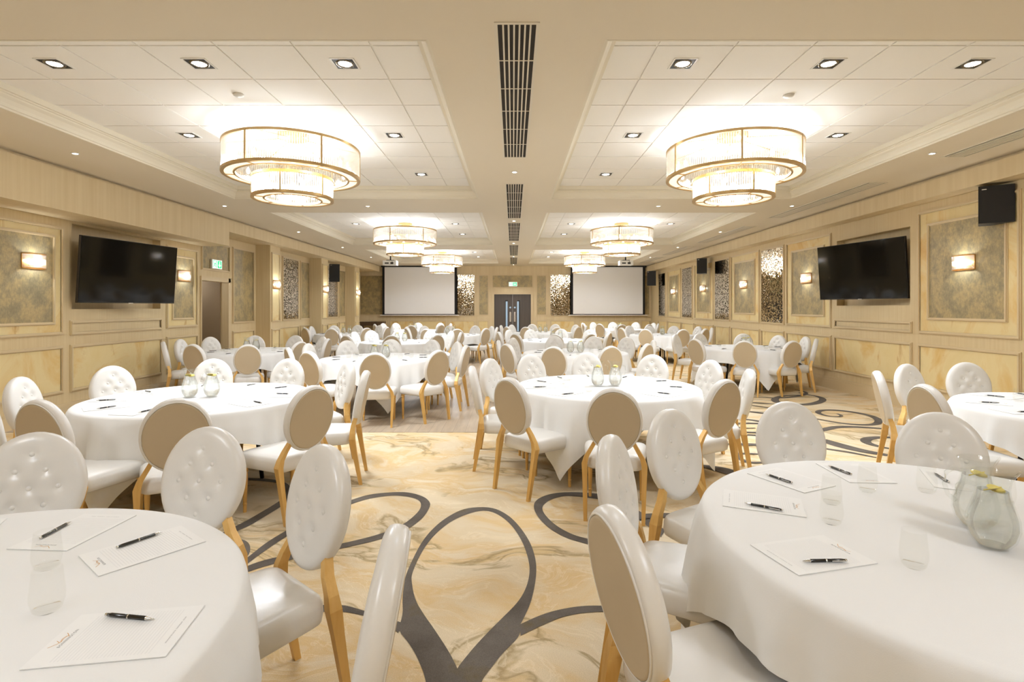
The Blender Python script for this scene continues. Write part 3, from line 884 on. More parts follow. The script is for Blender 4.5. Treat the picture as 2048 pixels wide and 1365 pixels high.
sc0 = make_sconce(); first = True
SCP = [(XL + .012, 7.0, .607, 'left', 'on the nearest panel'), (XL + .012, 10.2, .603, 'left', 'between the left television and the doorway'),
       (PX + .006, 13.39, .575, 'left', 'on the nearest marble pilaster'), (PX + .006, 16.9, .577, 'left', 'on the second marble pilaster'), (PX + .006, 20.4, .567, 'left', 'on the farthest marble pilaster'),
       (XR - .012, 7.14, .60, 'right', 'on the near panel beside the right television'), (XR - .012, 10.97, .60, 'right', 'on the panel beyond the right television'),
       (XR - .012, 13.95, .60, 'right', 'between the two nearer mosaic mirrors'), (XR - .012, 16.93, .60, 'right', 'below the middle speaker'), (XR - .012, 20.05, .60, 'right', 'on the farthest wallpaper panel'),
       (XL + .012, 4.1, .6, 'left', ''), (XR - .012, 5.0, .6, 'right', '')]
for x, y, z, sd, nm in SCP:
    rz = -pi / 2 if sd == 'left' else pi / 2
    lamp('sconce_lamp', 'POINT', (x + (.07 if sd == 'left' else -.07), y, zc(z)), E_SCONCE, None, .03)
    if not nm: continue
    s = sc0 if first else copy_tree(sc0); first = False
    s.location = (x, y, zc(z)); s.rotation_euler = (0, 0, rz)
    tag(s, 'brass and glass-rod wall sconce on the %s wall, %s' % (sd, nm.replace('beside the right television', 'by the television').replace('beyond the right television', 'beyond the television')), 'wall light', 'brass wall sconces')

# ------------------------------------------------------------ televisions
def television(loc, rz, tilt, label, side):
    root = empty('television', loc, rz, label, 'television'); root.rotation_euler[0] = R_(4)
    W, H = .845, .485
    b = MB(); b.box(-W, W, 0, .035, -H, H); b.box(-.5, .5, .035, .07, -.35, .2); f = b.build('casing', M['bezel'], root)
    b = MB(); b.box(-W + .008, W - .008, -.004, .001, -H + .014, H - .008); b.build('screen', M['screen'], root)
    b = MB(); b.box(-.04, .04, -.008, 0, -H - .006, -H + .008); b.build('badge', M['steel'], f)
    b = MB(); b.box(-.2, .2, .07, .10, -.2, .2); b.box(-.03 + side * .3, .03 + side * .3, .07, .16, -.05, .05); b.build('wall_bracket', M['black'], root)
    return root
# left: near end at (-6.17,7.53), far end (-5.85,9.20)
television((-6.01, 8.365, zc(.547)), atan2(9.20 - 7.53, -5.85 + 6.17) , 0, 'large black flat television angled out of the left wall niche', 0)
television((5.875, 9.01, zc(.62)), atan2(8.23 - 9.79, 6.07 - 5.68), 0, 'large black flat television angled out of the right wall niche', 0)

# ------------------------------------------------------------ mosaic mirrors
def mirror(side, a, b, z0, z1, label):
    ax, P, s = side
    mb = MB()
    if ax == 'x': mb.box(P, P + s * .02, a, b, z0, z1); root = mb.build('mosaic_mirror', M['mosaic'])
    else: mb.box(a, b, P, P + s * .02, z0, z1); root = mb.build('mosaic_mirror', M['mosaic'])
    tag(root, label, 'mirror', 'mosaic mirrors')
    mb = MB(); frame(mb, side, a - .05, b + .05, z0 - .05, z1 + .05, .05, .026); mb.build('mirror_frame', M['mould'], root)
for (a, b, nm) in ((11.95, 12.97, 'beside the panel behind the right television'), (14.93, 15.95, 'second along'), (18.05, 19.05, 'third along'), (21.2, 22.1, 'beside the far corner')):
    mirror(SR, a, b, zc(-.35), zc(1.37), 'tall glittering mosaic mirror on the right wall, ' + nm)
mirror(SL, 14.65, 15.65, zc(-.33), zc(1.37), 'tall glittering mosaic mirror between the first two left pilasters')
mirror(SL, 18.15, 19.15, zc(-.33), zc(1.37), 'tall glittering mosaic mirror between the last two left pilasters')
mirror(SF, -2.52, -1.71, zc(-.36), zc(1.43), 'dark mosaic mirror on the far wall beside the left screen')
mirror(SF, 1.66, 2.55, zc(-.36), zc(1.43), 'dark mosaic mirror on the far wall beside the right screen')

# ------------------------------------------------------------ loudspeakers
def speaker(loc, rz, w, d, h, wallx, label):
    root = empty('wall_loudspeaker', loc, rz, label, 'loudspeaker', 'black wall loudspeakers')
    mb = MB(); a = w / 2
    pts = [(-a, 0), (a, 0), (a * .72, d), (-a * .72, d)]
    mb.loft([[(x, y, -h / 2) for x, y in pts], [(x, y, h / 2) for x, y in pts]]); mb.build('cabinet', M['black'], root)
    mb = MB(); mb.box(-a + .012, a - .012, -.012, 0, -h / 2 + .012, h / 2 - .012); mb.build('grille', M['speaker'], root)
    mb = MB(); mb.box(-a + .03, -a + .075, -.015, -.012, h / 2 - .05, h / 2 - .038); mb.build('badge', M['steel'], root)
    mb = MB(); mb.box(-.03, .03, d, d + .10, -.04, .04); mb.box(-.06, .06, d + .08, d + .10, -.12, .12); mb.build('bracket', M['black'], root)
    return root
speaker((5.93, 6.50, zc(1.27)), -R_(32), .34, .30, .46, XR, 'black loudspeaker hung from the right wall at the top right edge')
speaker((5.79, 16.25, zc(1.27)), -R_(30), .30, .26, .47, XR, 'black loudspeaker on a bracket half way down the right wall')
speaker((5.72, 21.9, zc(1.20)), -R_(28), .36, .26, .6, XR, 'black loudspeaker high in the far right corner')
speaker((-6.06, 18.0, zc(1.17)), R_(32), .34, .24, .6, XL, 'black loudspeaker over the mirror between the far left pilasters')

# ------------------------------------------------------------ projection screens and projectors
for s, x0, x1, nm in ((-1, -5.62, -2.56, 'left'), (1, 2.63, 5.68, 'right')):
    Y = 23.2
    root = empty('projection_screen', ((x0 + x1) / 2, Y, zc(-.33)), 0, 'white projection screen with black border, %s of the far doors' % nm, 'projection screen', 'projection screens')
    h = (x1 - x0) / 2
    mb = MB(); mb.box(-h - .10, h + .10, 0, .01, 0, 2.16); mb.build('black_border', M['projblack'], root)
    mb = MB(); mb.box(-h, h, -.006, .002, .035, 2.09); mb.build('screen_cloth', M['projcloth'], root)
    mb = MB(); mb.box(-h - .2, h + .2, -.03, .03, -.035, 0); mb.build('weight_bar', M['whiteplastic'], root)
    mb = MB(); mb.box(-h - .15, h + .15, -.04, .09, 2.09, 2.148); mb.build('screen_case', M['projblack'], root)
for x, nm in ((-3.72, 'left'), (3.42, 'right')):
    root = empty('projector', (x, 16.1, zc(1.34)), 0, 'white projector hung from the soffit before the %s screen' % nm, 'projector', 'ceiling projectors')
    mb = MB(); mb.box(-.2, .2, -.15, .15, -.07, .07); mb.build('housing', M['whiteplastic'], root)
    mb = MB(); mb.lathe([(0, 0), (.045, 0), (.04, .02), (0, .02)], 16, (.1, 0, 0)); o = mb.build('lens', M['black'], root); o.rotation_euler = (-pi / 2, 0, 0); o.location = (0, .15, 0)
    mb = MB(); mb.box(-.14, -.02, -.152, -.15, -.03, .01); mb.box(.03, .12, -.152, -.15, -.04, .02); mb.build('socket_panel', M['bezel'], root)
    mb = MB(); mb.tube([(0, 0, .07), (0, 0, 1.82 - 1.34)], .02, 10); mb.box(-.12, .12, -.05, .05, .07, .095); mb.box(-.08, .08, -.08, .08, .46, .48)
    mb.tube([(.05, -.12, .09), (.09, -.17, .03), (.07, -.16, -.02)], .006, 6); mb.build('ceiling_mount', M['black'], root)

# ------------------------------------------------------------ exit signs and console
def exit_sign(loc, rz, label):
    root = empty('exit_sign', loc, rz, label, 'sign')
    mb = MB(); mb.box(-.19, .19, 0, .035, -.1, .1); mb.build('casing', M['whiteplastic'], root)
    mb = MB(); mb.box(-.175, .175, -.002, 0, -.085, .085); mb.build('sign_face', M['signwhite'], root)
    mb = MB(); mb.box(.01, .16, -.004, -.002, -.078, .078)
    mb.box(-.165, -.15, -.004, -.002, -.078, .078); mb.box(-.165, -.02, -.004, -.002, .066, .078); mb.box(-.045, -.02, -.004, -.002, -.078, .078)
    mb.build('green_field', M['green'], root)
    mb = MB(); mb.box(.072, .098, -.006, -.004, -.01, .06)
    mb.add([(.035, -.0055, -.005), (.085, -.0055, -.065), (.135, -.0055, -.005)], [(0, 1, 2)]); mb.build('down_arrow', M['signwhite'], root)
    mb = MB()
    mb.tube([(-.09, -.004, .045), (-.09, -.004, .046)], .012, 8); mb.tube([(-.09, -.004, .03), (-.1, -.004, -.01)], .011, 6)
    mb.tube([(-.1, -.004, -.01), (-.08, -.004, -.035), (-.085, -.004, -.065)], .007, 6); mb.tube([(-.1, -.004, -.01), (-.12, -.004, -.035), (-.14, -.004, -.04)], .007, 6)
    mb.tube([(-.09, -.004, .025), (-.065, -.004, .005)], .006, 6); mb.tube([(-.09, -.004, .025), (-.12, -.004, .01)], .006, 6)
    mb.build('running_figure', M['green'], root)
    return root
exit_sign((0.0, YF - .045, zc(1.02)), 0, 'green and white exit sign over the far double doors')
exit_sign((XL + .05, 11.31, zc(.915)), pi / 2, 'green and white exit sign over the left doorway')

root = empty('console_table', (-6.2, 23.1, 0), 0, 'dark walnut console table in the far left corner', 'table')
mb = MB(); mb.box(-.45, .62, -.2, .2, .86, .93); mb.build('table_top', M['darkwood'], root)
mb = MB(); mb.box(-.42, .59, -.18, .18, .76, .86); mb.build('apron', M['darkwood'], root)
for x in (-.41, .55):
    for y in (-.16, .12):
        mb = MB(); mb.box(x, x + .05, y, y + .05, 0, .76); mb.build('leg', M['darkwood'], root)

lamp('passage_lamp', 'POINT', (-7.2, 11.3, 2.15), 7.0, None, .08)

# ------------------------------------------------------------ chair
TILT = R_(11)
BTNS = [(0, .150), (-.055, .077), (.055, .077), (-.105, .0), (0, .0), (.105, .0), (-.055, -.077), (.055, -.077), (0, -.150)]
EA, EB, ETH = .198, .243, .062
BC = (-.262, .742)                                   # y,z of the oval centre (front surface), chair faces +Y
def ov(x, t, d):                                     # oval plane to chair: d is out of the front surface
    y, z = BC
    return (x, y - t * sin(TILT) + d * cos(TILT), z + t * cos(TILT) + d * sin(TILT))
def tuft(x, t):
    d = .012 * (1 - (x / EA) ** 2 - (t / EB) ** 2)
    for bx, bt in BTNS:
        q = ((x - bx) ** 2 + (t - bt) ** 2) / .024 ** 2
        d -= .015 * math.exp(-q)
    return d
def make_chair(sep_buttons=True):
    root = empty('banquet_chair')
    NR_, NS = 15, 44
    mb = MB()
    vs = [ov(0, 0, tuft(0, 0))]
    for r in range(1, NR_ + 1):
        f = r / NR_
        for i in range(NS):
            a = 2 * pi * i / NS; x, t = EA * f * cos(a), EB * f * sin(a)
            edge = -.010 * max(0, (f - .86) / .14) ** 2
            vs.append(ov(x, t, tuft(x, t) + edge))
    def rg(f, d): return [ov(EA * f * cos(2 * pi * i / NS), EB * f * sin(2 * pi * i / NS), d) for i in range(NS)]
    for f, d in ((1.022, -.022), (1.028, -.034), (1.022, -.048), (1.0, -.060), (.96, -.065), (.92, -.064)): vs += rg(f, d)
    nr = NR_ + 6
    fs = [(0, 1 + i, 1 + (i + 1) % NS) for i in range(NS)]
    for r in range(nr - 1):
        for i in range(NS):
            j = (i + 1) % NS
            fs.append((1 + r * NS + i, 1 + (r + 1) * NS + i, 1 + (r + 1) * NS + j, 1 + r * NS + j))
    fs.append(tuple(1 + (nr - 1) * NS + i for i in range(NS)))
    fs = [tuple(reversed(f)) for f in fs]
    mb.add(vs, fs)
    for f, d in ((1.0, -.064),):                     # piping round the back
        P = rg(.955, -.066); rings = []
        for i in range(NS):
            p = P[i]; c = ov(0, 0, -.066); u = [p[k] - c[k] for k in range(3)]; L = math.sqrt(sum(q * q for q in u)); u = [q / L for q in u]
            nrm = (0, cos(TILT), sin(TILT)); rings.append([tuple(p[k] + .004 * (cos(q * pi / 3) * u[k] + sin(q * pi / 3) * nrm[k]) for k in range(3)) for q in range(6)])
        rings.append(rings[0]); mb.loft(rings, True, False)
    def buttons(mbb, b):
        bx, bt = b; base = tuft(bx, bt)
        rr = []
        for r, h in ((.0115, 0), (.011, .004), (.007, .0068), (.0012, .008)):
            rr.append([ov(bx + r * cos(2 * pi * i / 10), bt + r * sin(2 * pi * i / 10), base + h) for i in range(10)])
        mbb.loft([list(reversed(r)) for r in rr], True, False)
        mbb.add([rr[-1][i] for i in range(10)], [tuple(reversed(range(10)))])
    if not sep_buttons:
        for b in BTNS: buttons(mb, b)
    bkr = mb.build('backrest', M['leather'], root, True)
    if sep_buttons:
        for b in BTNS:
            q = MB(); buttons(q, b); q.build('button', M['leather'], bkr, True)
    mb = MB()
    rr = [[ov(EA * f * cos(2 * pi * i / NS), EB * f * sin(2 * pi * i / NS), d) for i in range(NS)] for f, d in ((.94, -.062), (.93, -.069), (.90, -.071), (.86, -.0695), (.5, -.074), (.06, -.075))]
    mb.loft(rr, True, False); mb.add(rr[-1], [tuple(range(NS))])
    mb.build('back_panel', M['backcloth'], root, True)
    # seat: rounded trapezoid with a crowned top
    def outline(k, n=11):
        P = []
        W0, W1, y0, y1, rr_ = .205 - k, .245 - k, -.225 + k, .235 - k, .055
        cs = [(W1 - rr_, y1 - rr_, 0), (-W1 + rr_, y1 - rr_, pi / 2), (-W0 + rr_, y0 + rr_, pi), (W0 - rr_, y0 + rr_, 3 * pi / 2)]
        for ci, (cx, cy, a0) in enumerate(cs):
            for q in range(5): a = a0 + q * pi / 8; P.append((cx + rr_ * cos(a), cy + rr_ * sin(a)))
            if ci == 0:
                for q in range(1, 4): u = q / 4; P.append(((W1 - rr_) * (1 - 2 * u), y1 + .012 * sin(pi * u)))
        return P
    mb = MB(); rings = []
    for k, z in ((.012, .352), (.0, .362), (-.004, .39), (-.003, .425), (.004, .448), (.018, .462), (.05, .470), (.10, .476), (.16, .480)):
        if k <= .05: P = outline(k)
        else:
            P0 = outline(.05); s = 1 - (k - .05) / .155; P = [(x * s, .005 + (y - .005) * s) for x, y in P0]
        rings.append([(x, y, z) for x, y in P])
    mb.loft(rings, True, True)
    mb.build('seat', M['leather'], root, True)
    # rear legs sweep up to the oval
    for s in (-1, 1):
        path = [((.205, -.315, 0.0), .013, .014), ((.214, -.262, .30), .017, .021), ((.2165, -.243, .405), .021, .026), ((.202, -.243, .455), .018, .022), ((.168, -.247, .515), .016, .020), ((.138, -.262, .572), .015, .018), ((.128, -.275, .62), .012, .014)]
        mb = MB(); rings = []
        for (x, y, z), hx, hy in path:
            rings.append([(s * (x + a * hx), y + b * hy, z) for a, b in ((-1, -1), (1, -1), (1, 1), (-1, 1))])
        if s < 0: rings = [list(reversed(r)) for r in rings]
        mb.loft(rings); mb.build('rear_leg', M['goldwood'], root)
        mb = MB(); mb.lathe([(0, 0), (.0125, 0), (.0135, .05), (.0125, .055), (.017, .062), (.0125, .07), (.014, .08), (.021, .29), (.018, .30), (.026, .312), (.020, .325), (.026, .338), (.024, .36), (0, .36)], 14, (s * .205, .19, 0))
        mb.build('front_leg', M['goldwood'], root, 'auto')
    return root
CH_NEAR = make_chair(True); CH_FAR = make_chair(False)

# ------------------------------------------------------------ tables: centre, cloth corner angle, seats
TABLES = {
 'A': ((-1.64, 1.205), 72, [(7.7, 1.34), (50.5, 1.33), (83, 1.37), (114.5, 1.37), (150, 1.36)], 'front-row left'),
 'B': ((1.64, 1.865), 242, [(194, 1.385), (156, 1.31), (123, 1.37), (88, 1.39), (56, 1.27), (22, 1.36)], 'front-row right'),
 'C': ((.951, 5.41), 237, [(226, 1.41), (262, 1.61), (304, 1.36), (342, 1.34), (19, 1.30), (55, 1.34), (90, 1.43), (122, 1.39), (153.5, 1.36), (187, 1.36)], 'second-row centre'),
 'D': ((-2.78, 4.74), 262, [(5, 1.43), (41, 1.36), (79, 1.28), (116, 1.38), (157, 1.30), (193.5, 1.37), (228, 1.37), (262, 1.42), (295, 1.50), (328, 1.52)], 'second-row left'),
 'I': ((4.57, 4.10), 225, [(149, 1.44), (112, 1.43), (184, 1.46), (82, 1.5), (46, 1.40)], 'second-row right'),
 'E': ((-2.10, 8.40), 290, [(281.6, 1.63), (312, 1.62), (349, 1.40), (23.5, 1.27), (59, 1.28), (95, 1.2), (132.5, 1.2), (174, 1.2), (212, 1.36), (246, 1.5)], 'third-row aisle-left'),
 'F': ((-4.80, 9.75), 250, [(4, 1.36), (40, 1.3), (76, 1.25), (114, 1.25), (150, 1.33), (183, 1.28), (215, 1.36), (260, 1.41), (294, 1.6), (328, 1.4)], 'third-row left-wall'),
 'H': ((1.11, 9.43), 240, [(252, 1.64), (284, 1.5), (318, 1.40), (355, 1.36), (38, 1.40), (67, 1.3), (101.7, 1.35), (148, 1.31), (183, 1.36), (218, 1.53)], 'third-row aisle-right'),
 'G': ((4.60, 10.50), 268, [(246, 1.38), (282, 1.30), (327, 1.22), (0, 1.2), (30, 1.08), (68, 1.3), (110, 1.35), (141, 1.42), (210, 1.42)], 'third-row right-wall'),
 'L': ((-2.62, 12.40), 280, [(238 , 1.6), (274, 1.4), (312, 1.5), (358, 1.4), (33, 1.3), (67, 1.3), (104, 1.2), (135, 1.36), (170, 1.17), (205, 1.36)], 'fourth-row aisle-left'),
 'P': ((1.06, 12.90), 300, [(228, 1.5), (264, 1.5), (299, 1.35), (335, 1.3), (8, 1.3), (47, 1.4), (80, 1.42), (119, 1.25), (147, 1.4), (192, 1.42)], 'fourth-row aisle-right'),
 'K': ((-5.05, 16.10), 255, [(232, 1.36), (272, 1.5), (310, 1.4), (344, 1.36), (20, 1.36), (56, 1.3), (92, 1.3), (128, 1.12), (172, 1.15), (206, 1.2)], 'fifth-row left-wall'),
 'M': ((-1.83, 15.60), 270, [(250, 1.45), (284, 1.36), (320, 1.4), (356, 1.36), (30, 1.36), (63, 1.4), (98, 1.36), (134, 1.36), (170, 1.36), (213, 1.36)], 'fifth-row aisle-left'),
 'O': ((.95, 16.90), 250, [(244, 1.3), (284, 1.4), (318, 1.36), (350, 1.36), (35, 1.4), (70, 1.5), (102, 1.4), (140, 1.3), (168, 1.36), (216, 1.4)], 'fifth-row aisle-right'),
 'R': ((4.36, 15.50), 275, [(239, 1.6), (276, 1.45), (311, 1.36), (343, 1.36), (25, 1.4), (57, 1.2), (92, 1.3), (120, 1.4), (160, 1.36), (200, 1.36)], 'fifth-row right-wall'),
 'N': ((-3.52, 18.60), 270, [(216, 1.36), (240, 1.6), (279, 1.6), (324, 1.36), (20, 1.36), (54, 1.4), (92, 1.3), (128, 1.36), (150, 1.4), (186, 1.3)], 'back-row left'),
 'Q': ((3.90, 19.40), 280, [(220, 1.1), (262, 1.5), (302, 1.45), (343, 1.36), (17, 1.42), (54, 1.5), (90, 1.3), (126, 1.36), (162, 1.36), (190, 1.36)], 'back-row right'),
}
TR = .915; TZ = .76
POS = ['nearest', 'near right-hand', 'nearer right-side', 'farther right-side', 'far right-hand', 'farthest', 'far left-hand', 'farther left-side', 'nearer left-side', 'near left-hand']

def cloth(cx, cy, corner, seed):
    rnd = random.Random(seed)
    NA = 220; half = 1.143
    ph = [rnd.uniform(0, 2 * pi) for _ in range(5)]
    vs = [(0, 0, TZ)]; rings = []
    for r in (.3, .6, .80, .885): rings.append([(r * cos(2 * pi * i / NA), r * sin(2 * pi * i / NA), TZ) for i in range(NA)])
    rings.append([(.912 * cos(2 * pi * i / NA), .912 * sin(2 * pi * i / NA), TZ - .0035) for i in range(NA)])
    rings.append([(.924 * cos(2 * pi * i / NA), .924 * sin(2 * pi * i / NA), TZ - .014) for i in range(NA)])
    NH = 12
    for k in range(1, NH + 1):
        row = []
        for i in range(NA):
            a = 2 * pi * i / NA; p = a - R_(corner) + pi / 4
            L = half / max(abs(cos(p)), abs(sin(p))) - TR - .01
            L = min(L, TZ - .035)
            t = k / NH; h = L * t
            w = min(1.2, (h / .32) ** .85)
            g1 = sin(10 * a + ph[0] + 1.5 * sin(3 * a + ph[3])); g2 = sin(19 * a + ph[1] + 1.3 * sin(4 * a + ph[4]))
            f = .040 * (max(0, g1) ** 1.6) + .020 * (max(0, g2) ** 1.3) + .006 * sin(37 * a + ph[2]) - .008
            cr = max(0, 1 - abs(((p - pi / 4 + pi / 4) % (pi / 2)) - pi / 4) / .2)        # corners fall out in a cone
            r = .926 + min(1, h / .12) * .014 + w * (f + .018) + cr * w * .05
            row.append((r * cos(a), r * sin(a), TZ - .014 - h))
        rings.append(row)
    mb = MB()
    k0 = 1; allv = vs + [p for r in rings for p in r]
    fs = [(0, 1 + i, 1 + (i + 1) % NA) for i in range(NA)]
    for r in range(len(rings) - 1):
        for i in range(NA):
            j = (i + 1) % NA
            fs.append((1 + r * NA + i, 1 + (r + 1) * NA + i, 1 + (r + 1) * NA + j, 1 + r * NA + j))
    mb.add(allv, fs)
    return mb.build('tablecloth', M['linen'], None, True, (cx, cy, 0))

# table under the cloth
tb0 = empty('round_table')
mb = MB(); mb.lathe([(0, .725), (.895, .725), (.905, .735), (.905, .752), (.895, .757), (0, .757)], 48); mb.build('table_top', M['tabledark'], tb0, 'auto')
for k in range(4):
    a = k * pi / 2 + .4
    mb = MB(); mb.tube([(.42 * cos(a), .42 * sin(a), .725), (.50 * cos(a), .50 * sin(a), 0)], .018, 10); mb.build('leg', M['legblack'], tb0, True)

# jug
def make_jug():
    root = empty('water_jug')
    prof = [(.0, .004), (.036, .002), (.045, .006), (.062, .03), (.072, .065), (.070, .10), (.058, .14), (.047, .175), (.0445, .20), (.047, .225), (.056, .25)]
    mb = MB(); n = 28
    rings = []
    for r, z in prof:
        ring_ = []
        for i in range(n):
            a = 2 * pi * i / n
            sp = max(0, cos(a)) ** 10 * max(0, (z - .215) / .035)
            ring_.append(((r + .022 * sp) * cos(a), r * sin(a), z + .006 * sp))
        rings.append(ring_)
    mb.loft(rings, True, False)
    inner = [[(p[0] * .93, p[1] * .93, p[2] + .003) for p in r] for r in rings[1:]]
    mb.loft([list(reversed(r)) for r in inner], True, False)
    mb.loft([rings[-1], inner[-1]], True, False)
    jb = mb.build('jug_body', M['jugglass'], root, True)
    mb = MB(); mb.tube([(-.046, 0, .205), (-.075, 0, .212), (-.098, 0, .195), (-.103, 0, .155), (-.092, 0, .115), (-.068, 0, .095)], [.008, .0085, .008, .008, .007, .009], 10)
    mb.build('jug_handle', M['jugglass'], jb, True)
    mb = MB(); mb.lathe([(0, .010), (.04, .010), (.057, .033), (.066, .065), (.064, .10), (.0535, .138), (.043, .172), (.041, .19), (0, .19)], 28); mb.build('water', M['water'], root, 'auto')
    for (x, y, z, t) in ((.012, .006, .193, .25), (-.006, -.012, .198, -.4)):
        mb = MB(); mb.lathe([(0, -.002), (.024, -.002), (.025, 0), (.024, .002), (0, .002)], 18); o = mb.build('lemon_slice', M['lemon'], root); o.location = (x, y, z); o.rotation_euler = (t, t * .7, 0)
    return root
jug0 = make_jug()
def make_tumbler():
    mb = MB(); n = 24
    out = [(.0, .0), (.026, .0), (.032, .006), (.0385, .03), (.039, .045), (.0355, .08), (.0325, .112)]
    mb.lathe(out, n)
    mb.lathe([(r - .0016, z) for r, z in reversed(out[2:])] + [(.030, .010), (.0, .007)], n)
    mb.loft([[(r * cos(2 * pi * i / n), r * sin(2 * pi * i / n), .112) for i in range(n)] for r in (.0309, .0325)], True, False)
    return mb.build('glass_tumbler', M['glass'], None, True)
tum0 = make_tumbler()
def make_pen():
    root = empty('ballpoint_pen')
    L = .14
    def lath(pr, name, m):
        mb = MB(); mb.lathe(pr, 12); o = mb.build(name, m, root, True); o.rotation_euler = (0, pi / 2, 0); o.location = (0, 0, .0055); return o
    lath([(0, -.062), (.004, -.062), (.0052, -.05), (.0052, .048), (.0, .048)], 'pen_barrel', M['pen'])
    lath([(.0051, .048), (.003, .06), (.0008, .072), (0, .073)], 'pen_tip', M['chrome'])
    lath([(0, -.068), (.0038, -.068), (.004, -.062), (0, -.062)], 'pen_button', M['chrome'])
    lath([(.0056, -.004), (.0056, .0)], 'pen_band', M['chrome'])
    mb = MB(); mb.box(-.058, -.018, .0045, .007, .005, .0075); mb.build('pen_clip', M['chrome'], root)
    return root
pen0 = make_pen()
def text_mesh(body, size):
    cu = bpy.data.curves.new('lettering', 'FONT'); cu.body = body; cu.size = size; cu.align_x = 'CENTER'; cu.space_character = 1.25
    o = bpy.data.objects.new('lettering', cu); S.collection.objects.link(o)
    dg = bpy.context.evaluated_depsgraph_get(); dg.update()
    me = bpy.data.meshes.new_from_object(o.evaluated_get(dg))
    bpy.data.objects.remove(o)
    return me
LET = text_mesh('BONNINGTON', .009); SMALL = text_mesh('BONNINGTON HOTEL  CONFERENCE  LEISURE', .0042)
def make_pad(detail=True):
    root = empty('notepad')                           # local -X = logo end, +X towards the chair
    mb = MB(); mb.box(-.1485, .1485, -.105, .105, 0, .0022); mb.build('paper_sheets', M['paperw'], root)
    if detail:
        mb = MB()
        for k in range(27):
            x = -.098 + k * .0078
            mb.box(x, x + .0006, -.09, .09, .0022, .0024)
        mb.build('ruled_lines', M['line'], root)
        for me, x, mat_, nm in ((LET, -.112, M['ink'], 'logo_lettering'), (SMALL, .126, M['ink'], 'footer_text')):
            o = bpy.data.objects.new(nm, me); me.materials.clear(); me.materials.append(mat_)
            S.collection.objects.link(o); o.parent = root; o.location = (x, 0, .0025); o.rotation_euler = (0, 0, -pi / 2 + pi)
        mb = MB()
        def stroke(P, w):
            for a, b in zip(P, P[1:]):
                dx, dy = b[0] - a[0], b[1] - a[1]; l = hypot(dx, dy) or 1; nx, ny = -dy / l * w / 2, dx / l * w / 2
                mb.add([(a[0] + nx, a[1] + ny, .0025), (a[0] - nx, a[1] - ny, .0025), (b[0] - nx, b[1] - ny, .0025), (b[0] + nx, b[1] + ny, .0025)], [(0, 1, 2, 3)])
        stroke([(-.138, -.034), (-.126, -.020), (-.122, -.012)], .0016); stroke([(-.134, -.008), (-.124, -.016)], .0013)
        stroke([(-.122, -.014), (-.1255, 0), (-.122, .014)], .0015); stroke([(-.1245, -.012), (-.128, 0), (-.1245, .012)], .0008); stroke([(-.131, .024), (-.122, .014), (-.119, .008)], .0014)
        mb.build('logo_mark', M['gilt'], root)
    return root
pad0 = make_pad(True)

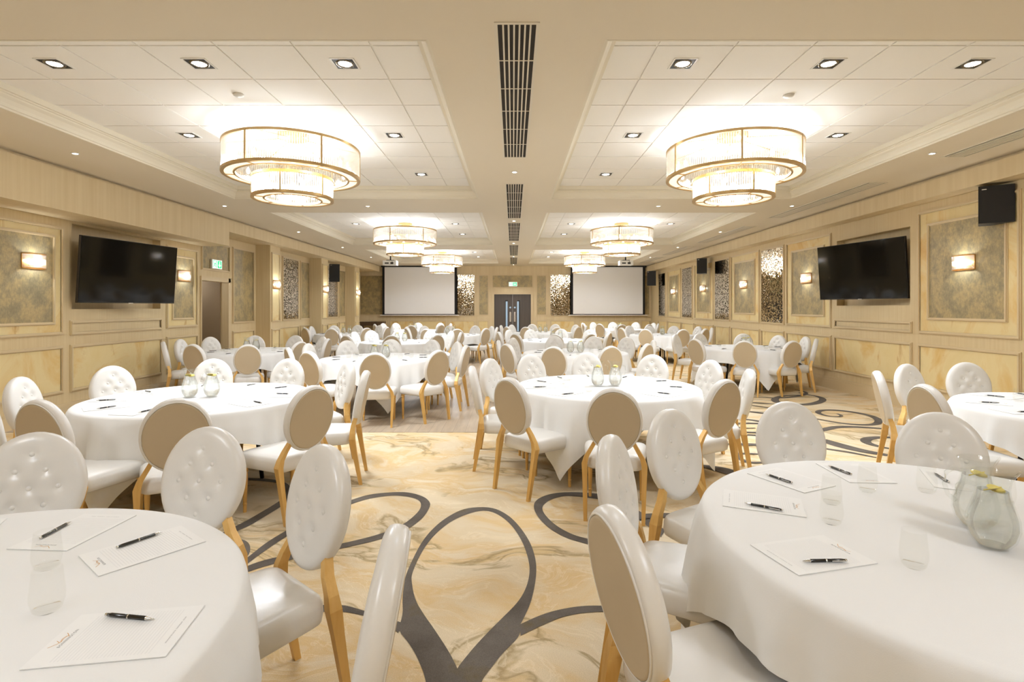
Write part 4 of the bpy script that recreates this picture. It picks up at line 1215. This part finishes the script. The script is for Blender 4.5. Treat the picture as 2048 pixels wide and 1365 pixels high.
first = {'chair_n': True, 'chair_f': True, 'table': True, 'jug': True, 'tum': True, 'pen': True, 'pad': True}
protos = {'chair_n': CH_NEAR, 'chair_f': CH_FAR, 'table': tb0, 'jug': jug0, 'tum': tum0, 'pen': pen0, 'pad': pad0}
def inst(key):
    if first[key]: first[key] = False; return protos[key]
    return copy_tree(protos[key])
SKIP = set()
JUGDIR = {'A': 0, 'B': 62, 'C': 4, 'D': 10, 'I': 90, 'E': 5, 'F': 60, 'H': 0, 'G': 40, 'L': 0, 'P': 0, 'K': 0, 'M': 0, 'O': 0, 'R': 80, 'N': 0, 'Q': 60}
for ti, (key, ((cx, cy), corner, seats, nm)) in enumerate(TABLES.items()):
    rnd = random.Random(ti * 17 + 3)
    t = inst('table'); t.location = (cx, cy, 0); t.rotation_euler = (0, 0, rnd.uniform(0, 1.5))
    tag(t, 'round folding banquet table hidden by the white cloth of the %s table' % nm, 'table', 'round banquet tables')
    c = cloth(cx, cy, corner, ti + 5)
    tag(c, 'square white linen cloth draped over the %s round table' % nm, 'tablecloth', 'white tablecloths')
    # order seats from the one nearest the camera, counter-clockwise seen from above
    ss = sorted(seats, key=lambda s: (s[0] - 252) % 360)
    slots = {}
    for a, d in ss:
        k = int(round(((a - 270) % 360) / 36.0)) % 10
        n0 = k
        while k in slots: k = (k + 1) % 10
        slots[k] = (a, d)
    near = key in 'ABCDIEHFG'
    for k, (a, d) in slots.items():
        pos = POS[k]
        ca, sa = cos(R_(a)), sin(R_(a))
        tx, ty = cx + d * ca, cy + d * sa
        tx = max(XL + .14, min(XR - .14, tx))
        jit = R_(rnd.uniform(-5, 5)) if key not in 'AB' else R_(rnd.uniform(-2, 2))
        rz = atan2(cy - ty, cx - tx) - pi / 2 + jit
        fxv, fyv = -sin(rz), cos(rz)
        ch = inst('chair_n' if key in 'ABCDEI' else 'chair_f')
        ch.location = (tx + fxv * .33, ty + fyv * .33, 0); ch.rotation_euler = (0, 0, rz)
        vx, vy = tx, ty; vl = hypot(vx, vy)
        dotv = (fxv * vx + fyv * vy) / vl
        show = 'beige back showing' if dotv > .35 else ('buttoned front showing' if dotv < -.35 else 'seen side-on')
        tag(ch, 'white oval-backed chair, %s, %s seat of %s table' % (show, pos, nm), 'chair', 'oval-backed banquet chairs')
        if (key, k) in SKIP: continue
        # place setting: pad along the radius, pen on it, tumbler at its inner corner
        ar = R_(a + rnd.uniform(-2, 2)); px, py = cx + .69 * cos(ar), cy + .69 * sin(ar)
        if cy < 11.5:
            p = inst('pad'); p.location = (px, py, TZ + .0012); p.rotation_euler = (0, 0, ar + R_(rnd.uniform(-7, 7)))
            tag(p, 'white A4 notepad on the cloth before the %s seat of %s table' % (pos, nm), 'notepad', 'conference notepads')
        if cy < 17.5:
            q = inst('pen'); off = .055 + rnd.uniform(-.01, .02); rr = .70 + rnd.uniform(-.03, .03)
            q.location = (cx + rr * cos(ar) - off * sin(ar), cy + rr * sin(ar) + off * cos(ar), TZ + (.0046 if cy < 11.5 else .0014)); q.rotation_euler = (0, 0, ar + R_(rnd.uniform(-16, 20)))
            tag(q, 'black and chrome pen before the %s seat of %s table' % (pos, nm), 'pen', 'ballpoint pens')
        ag = R_(a + 15 + rnd.uniform(-3, 3)); rg_ = .465 + rnd.uniform(-.02, .02)
        g = inst('tum'); g.location = (cx + rg_ * cos(ag), cy + rg_ * sin(ag), TZ + .0008)
        tag(g, 'empty clear tumbler before the %s seat of %s table' % (pos, nm), 'glass', 'clear glass tumblers')
    jd = R_(JUGDIR[key])
    for s in (-1, 1):
        j = inst('jug'); r = .09
        j.location = (cx + s * r * cos(jd), cy + s * r * sin(jd) - .02, TZ + .001); j.rotation_euler = (0, 0, R_(-14 + s * 4) if key == 'B' else rnd.uniform(-2.2, 2.2) if key not in 'DCE' else R_(-10) + pi * (key == 'C'))
        tag(j, 'clear glass jug of lemon water, %s of the pair on the %s table' % (('left one' if s < 0 else 'right one') if abs(sin(jd)) < .8 else ('nearer' if s < 0 else 'farther'), nm), 'jug', 'water jugs')
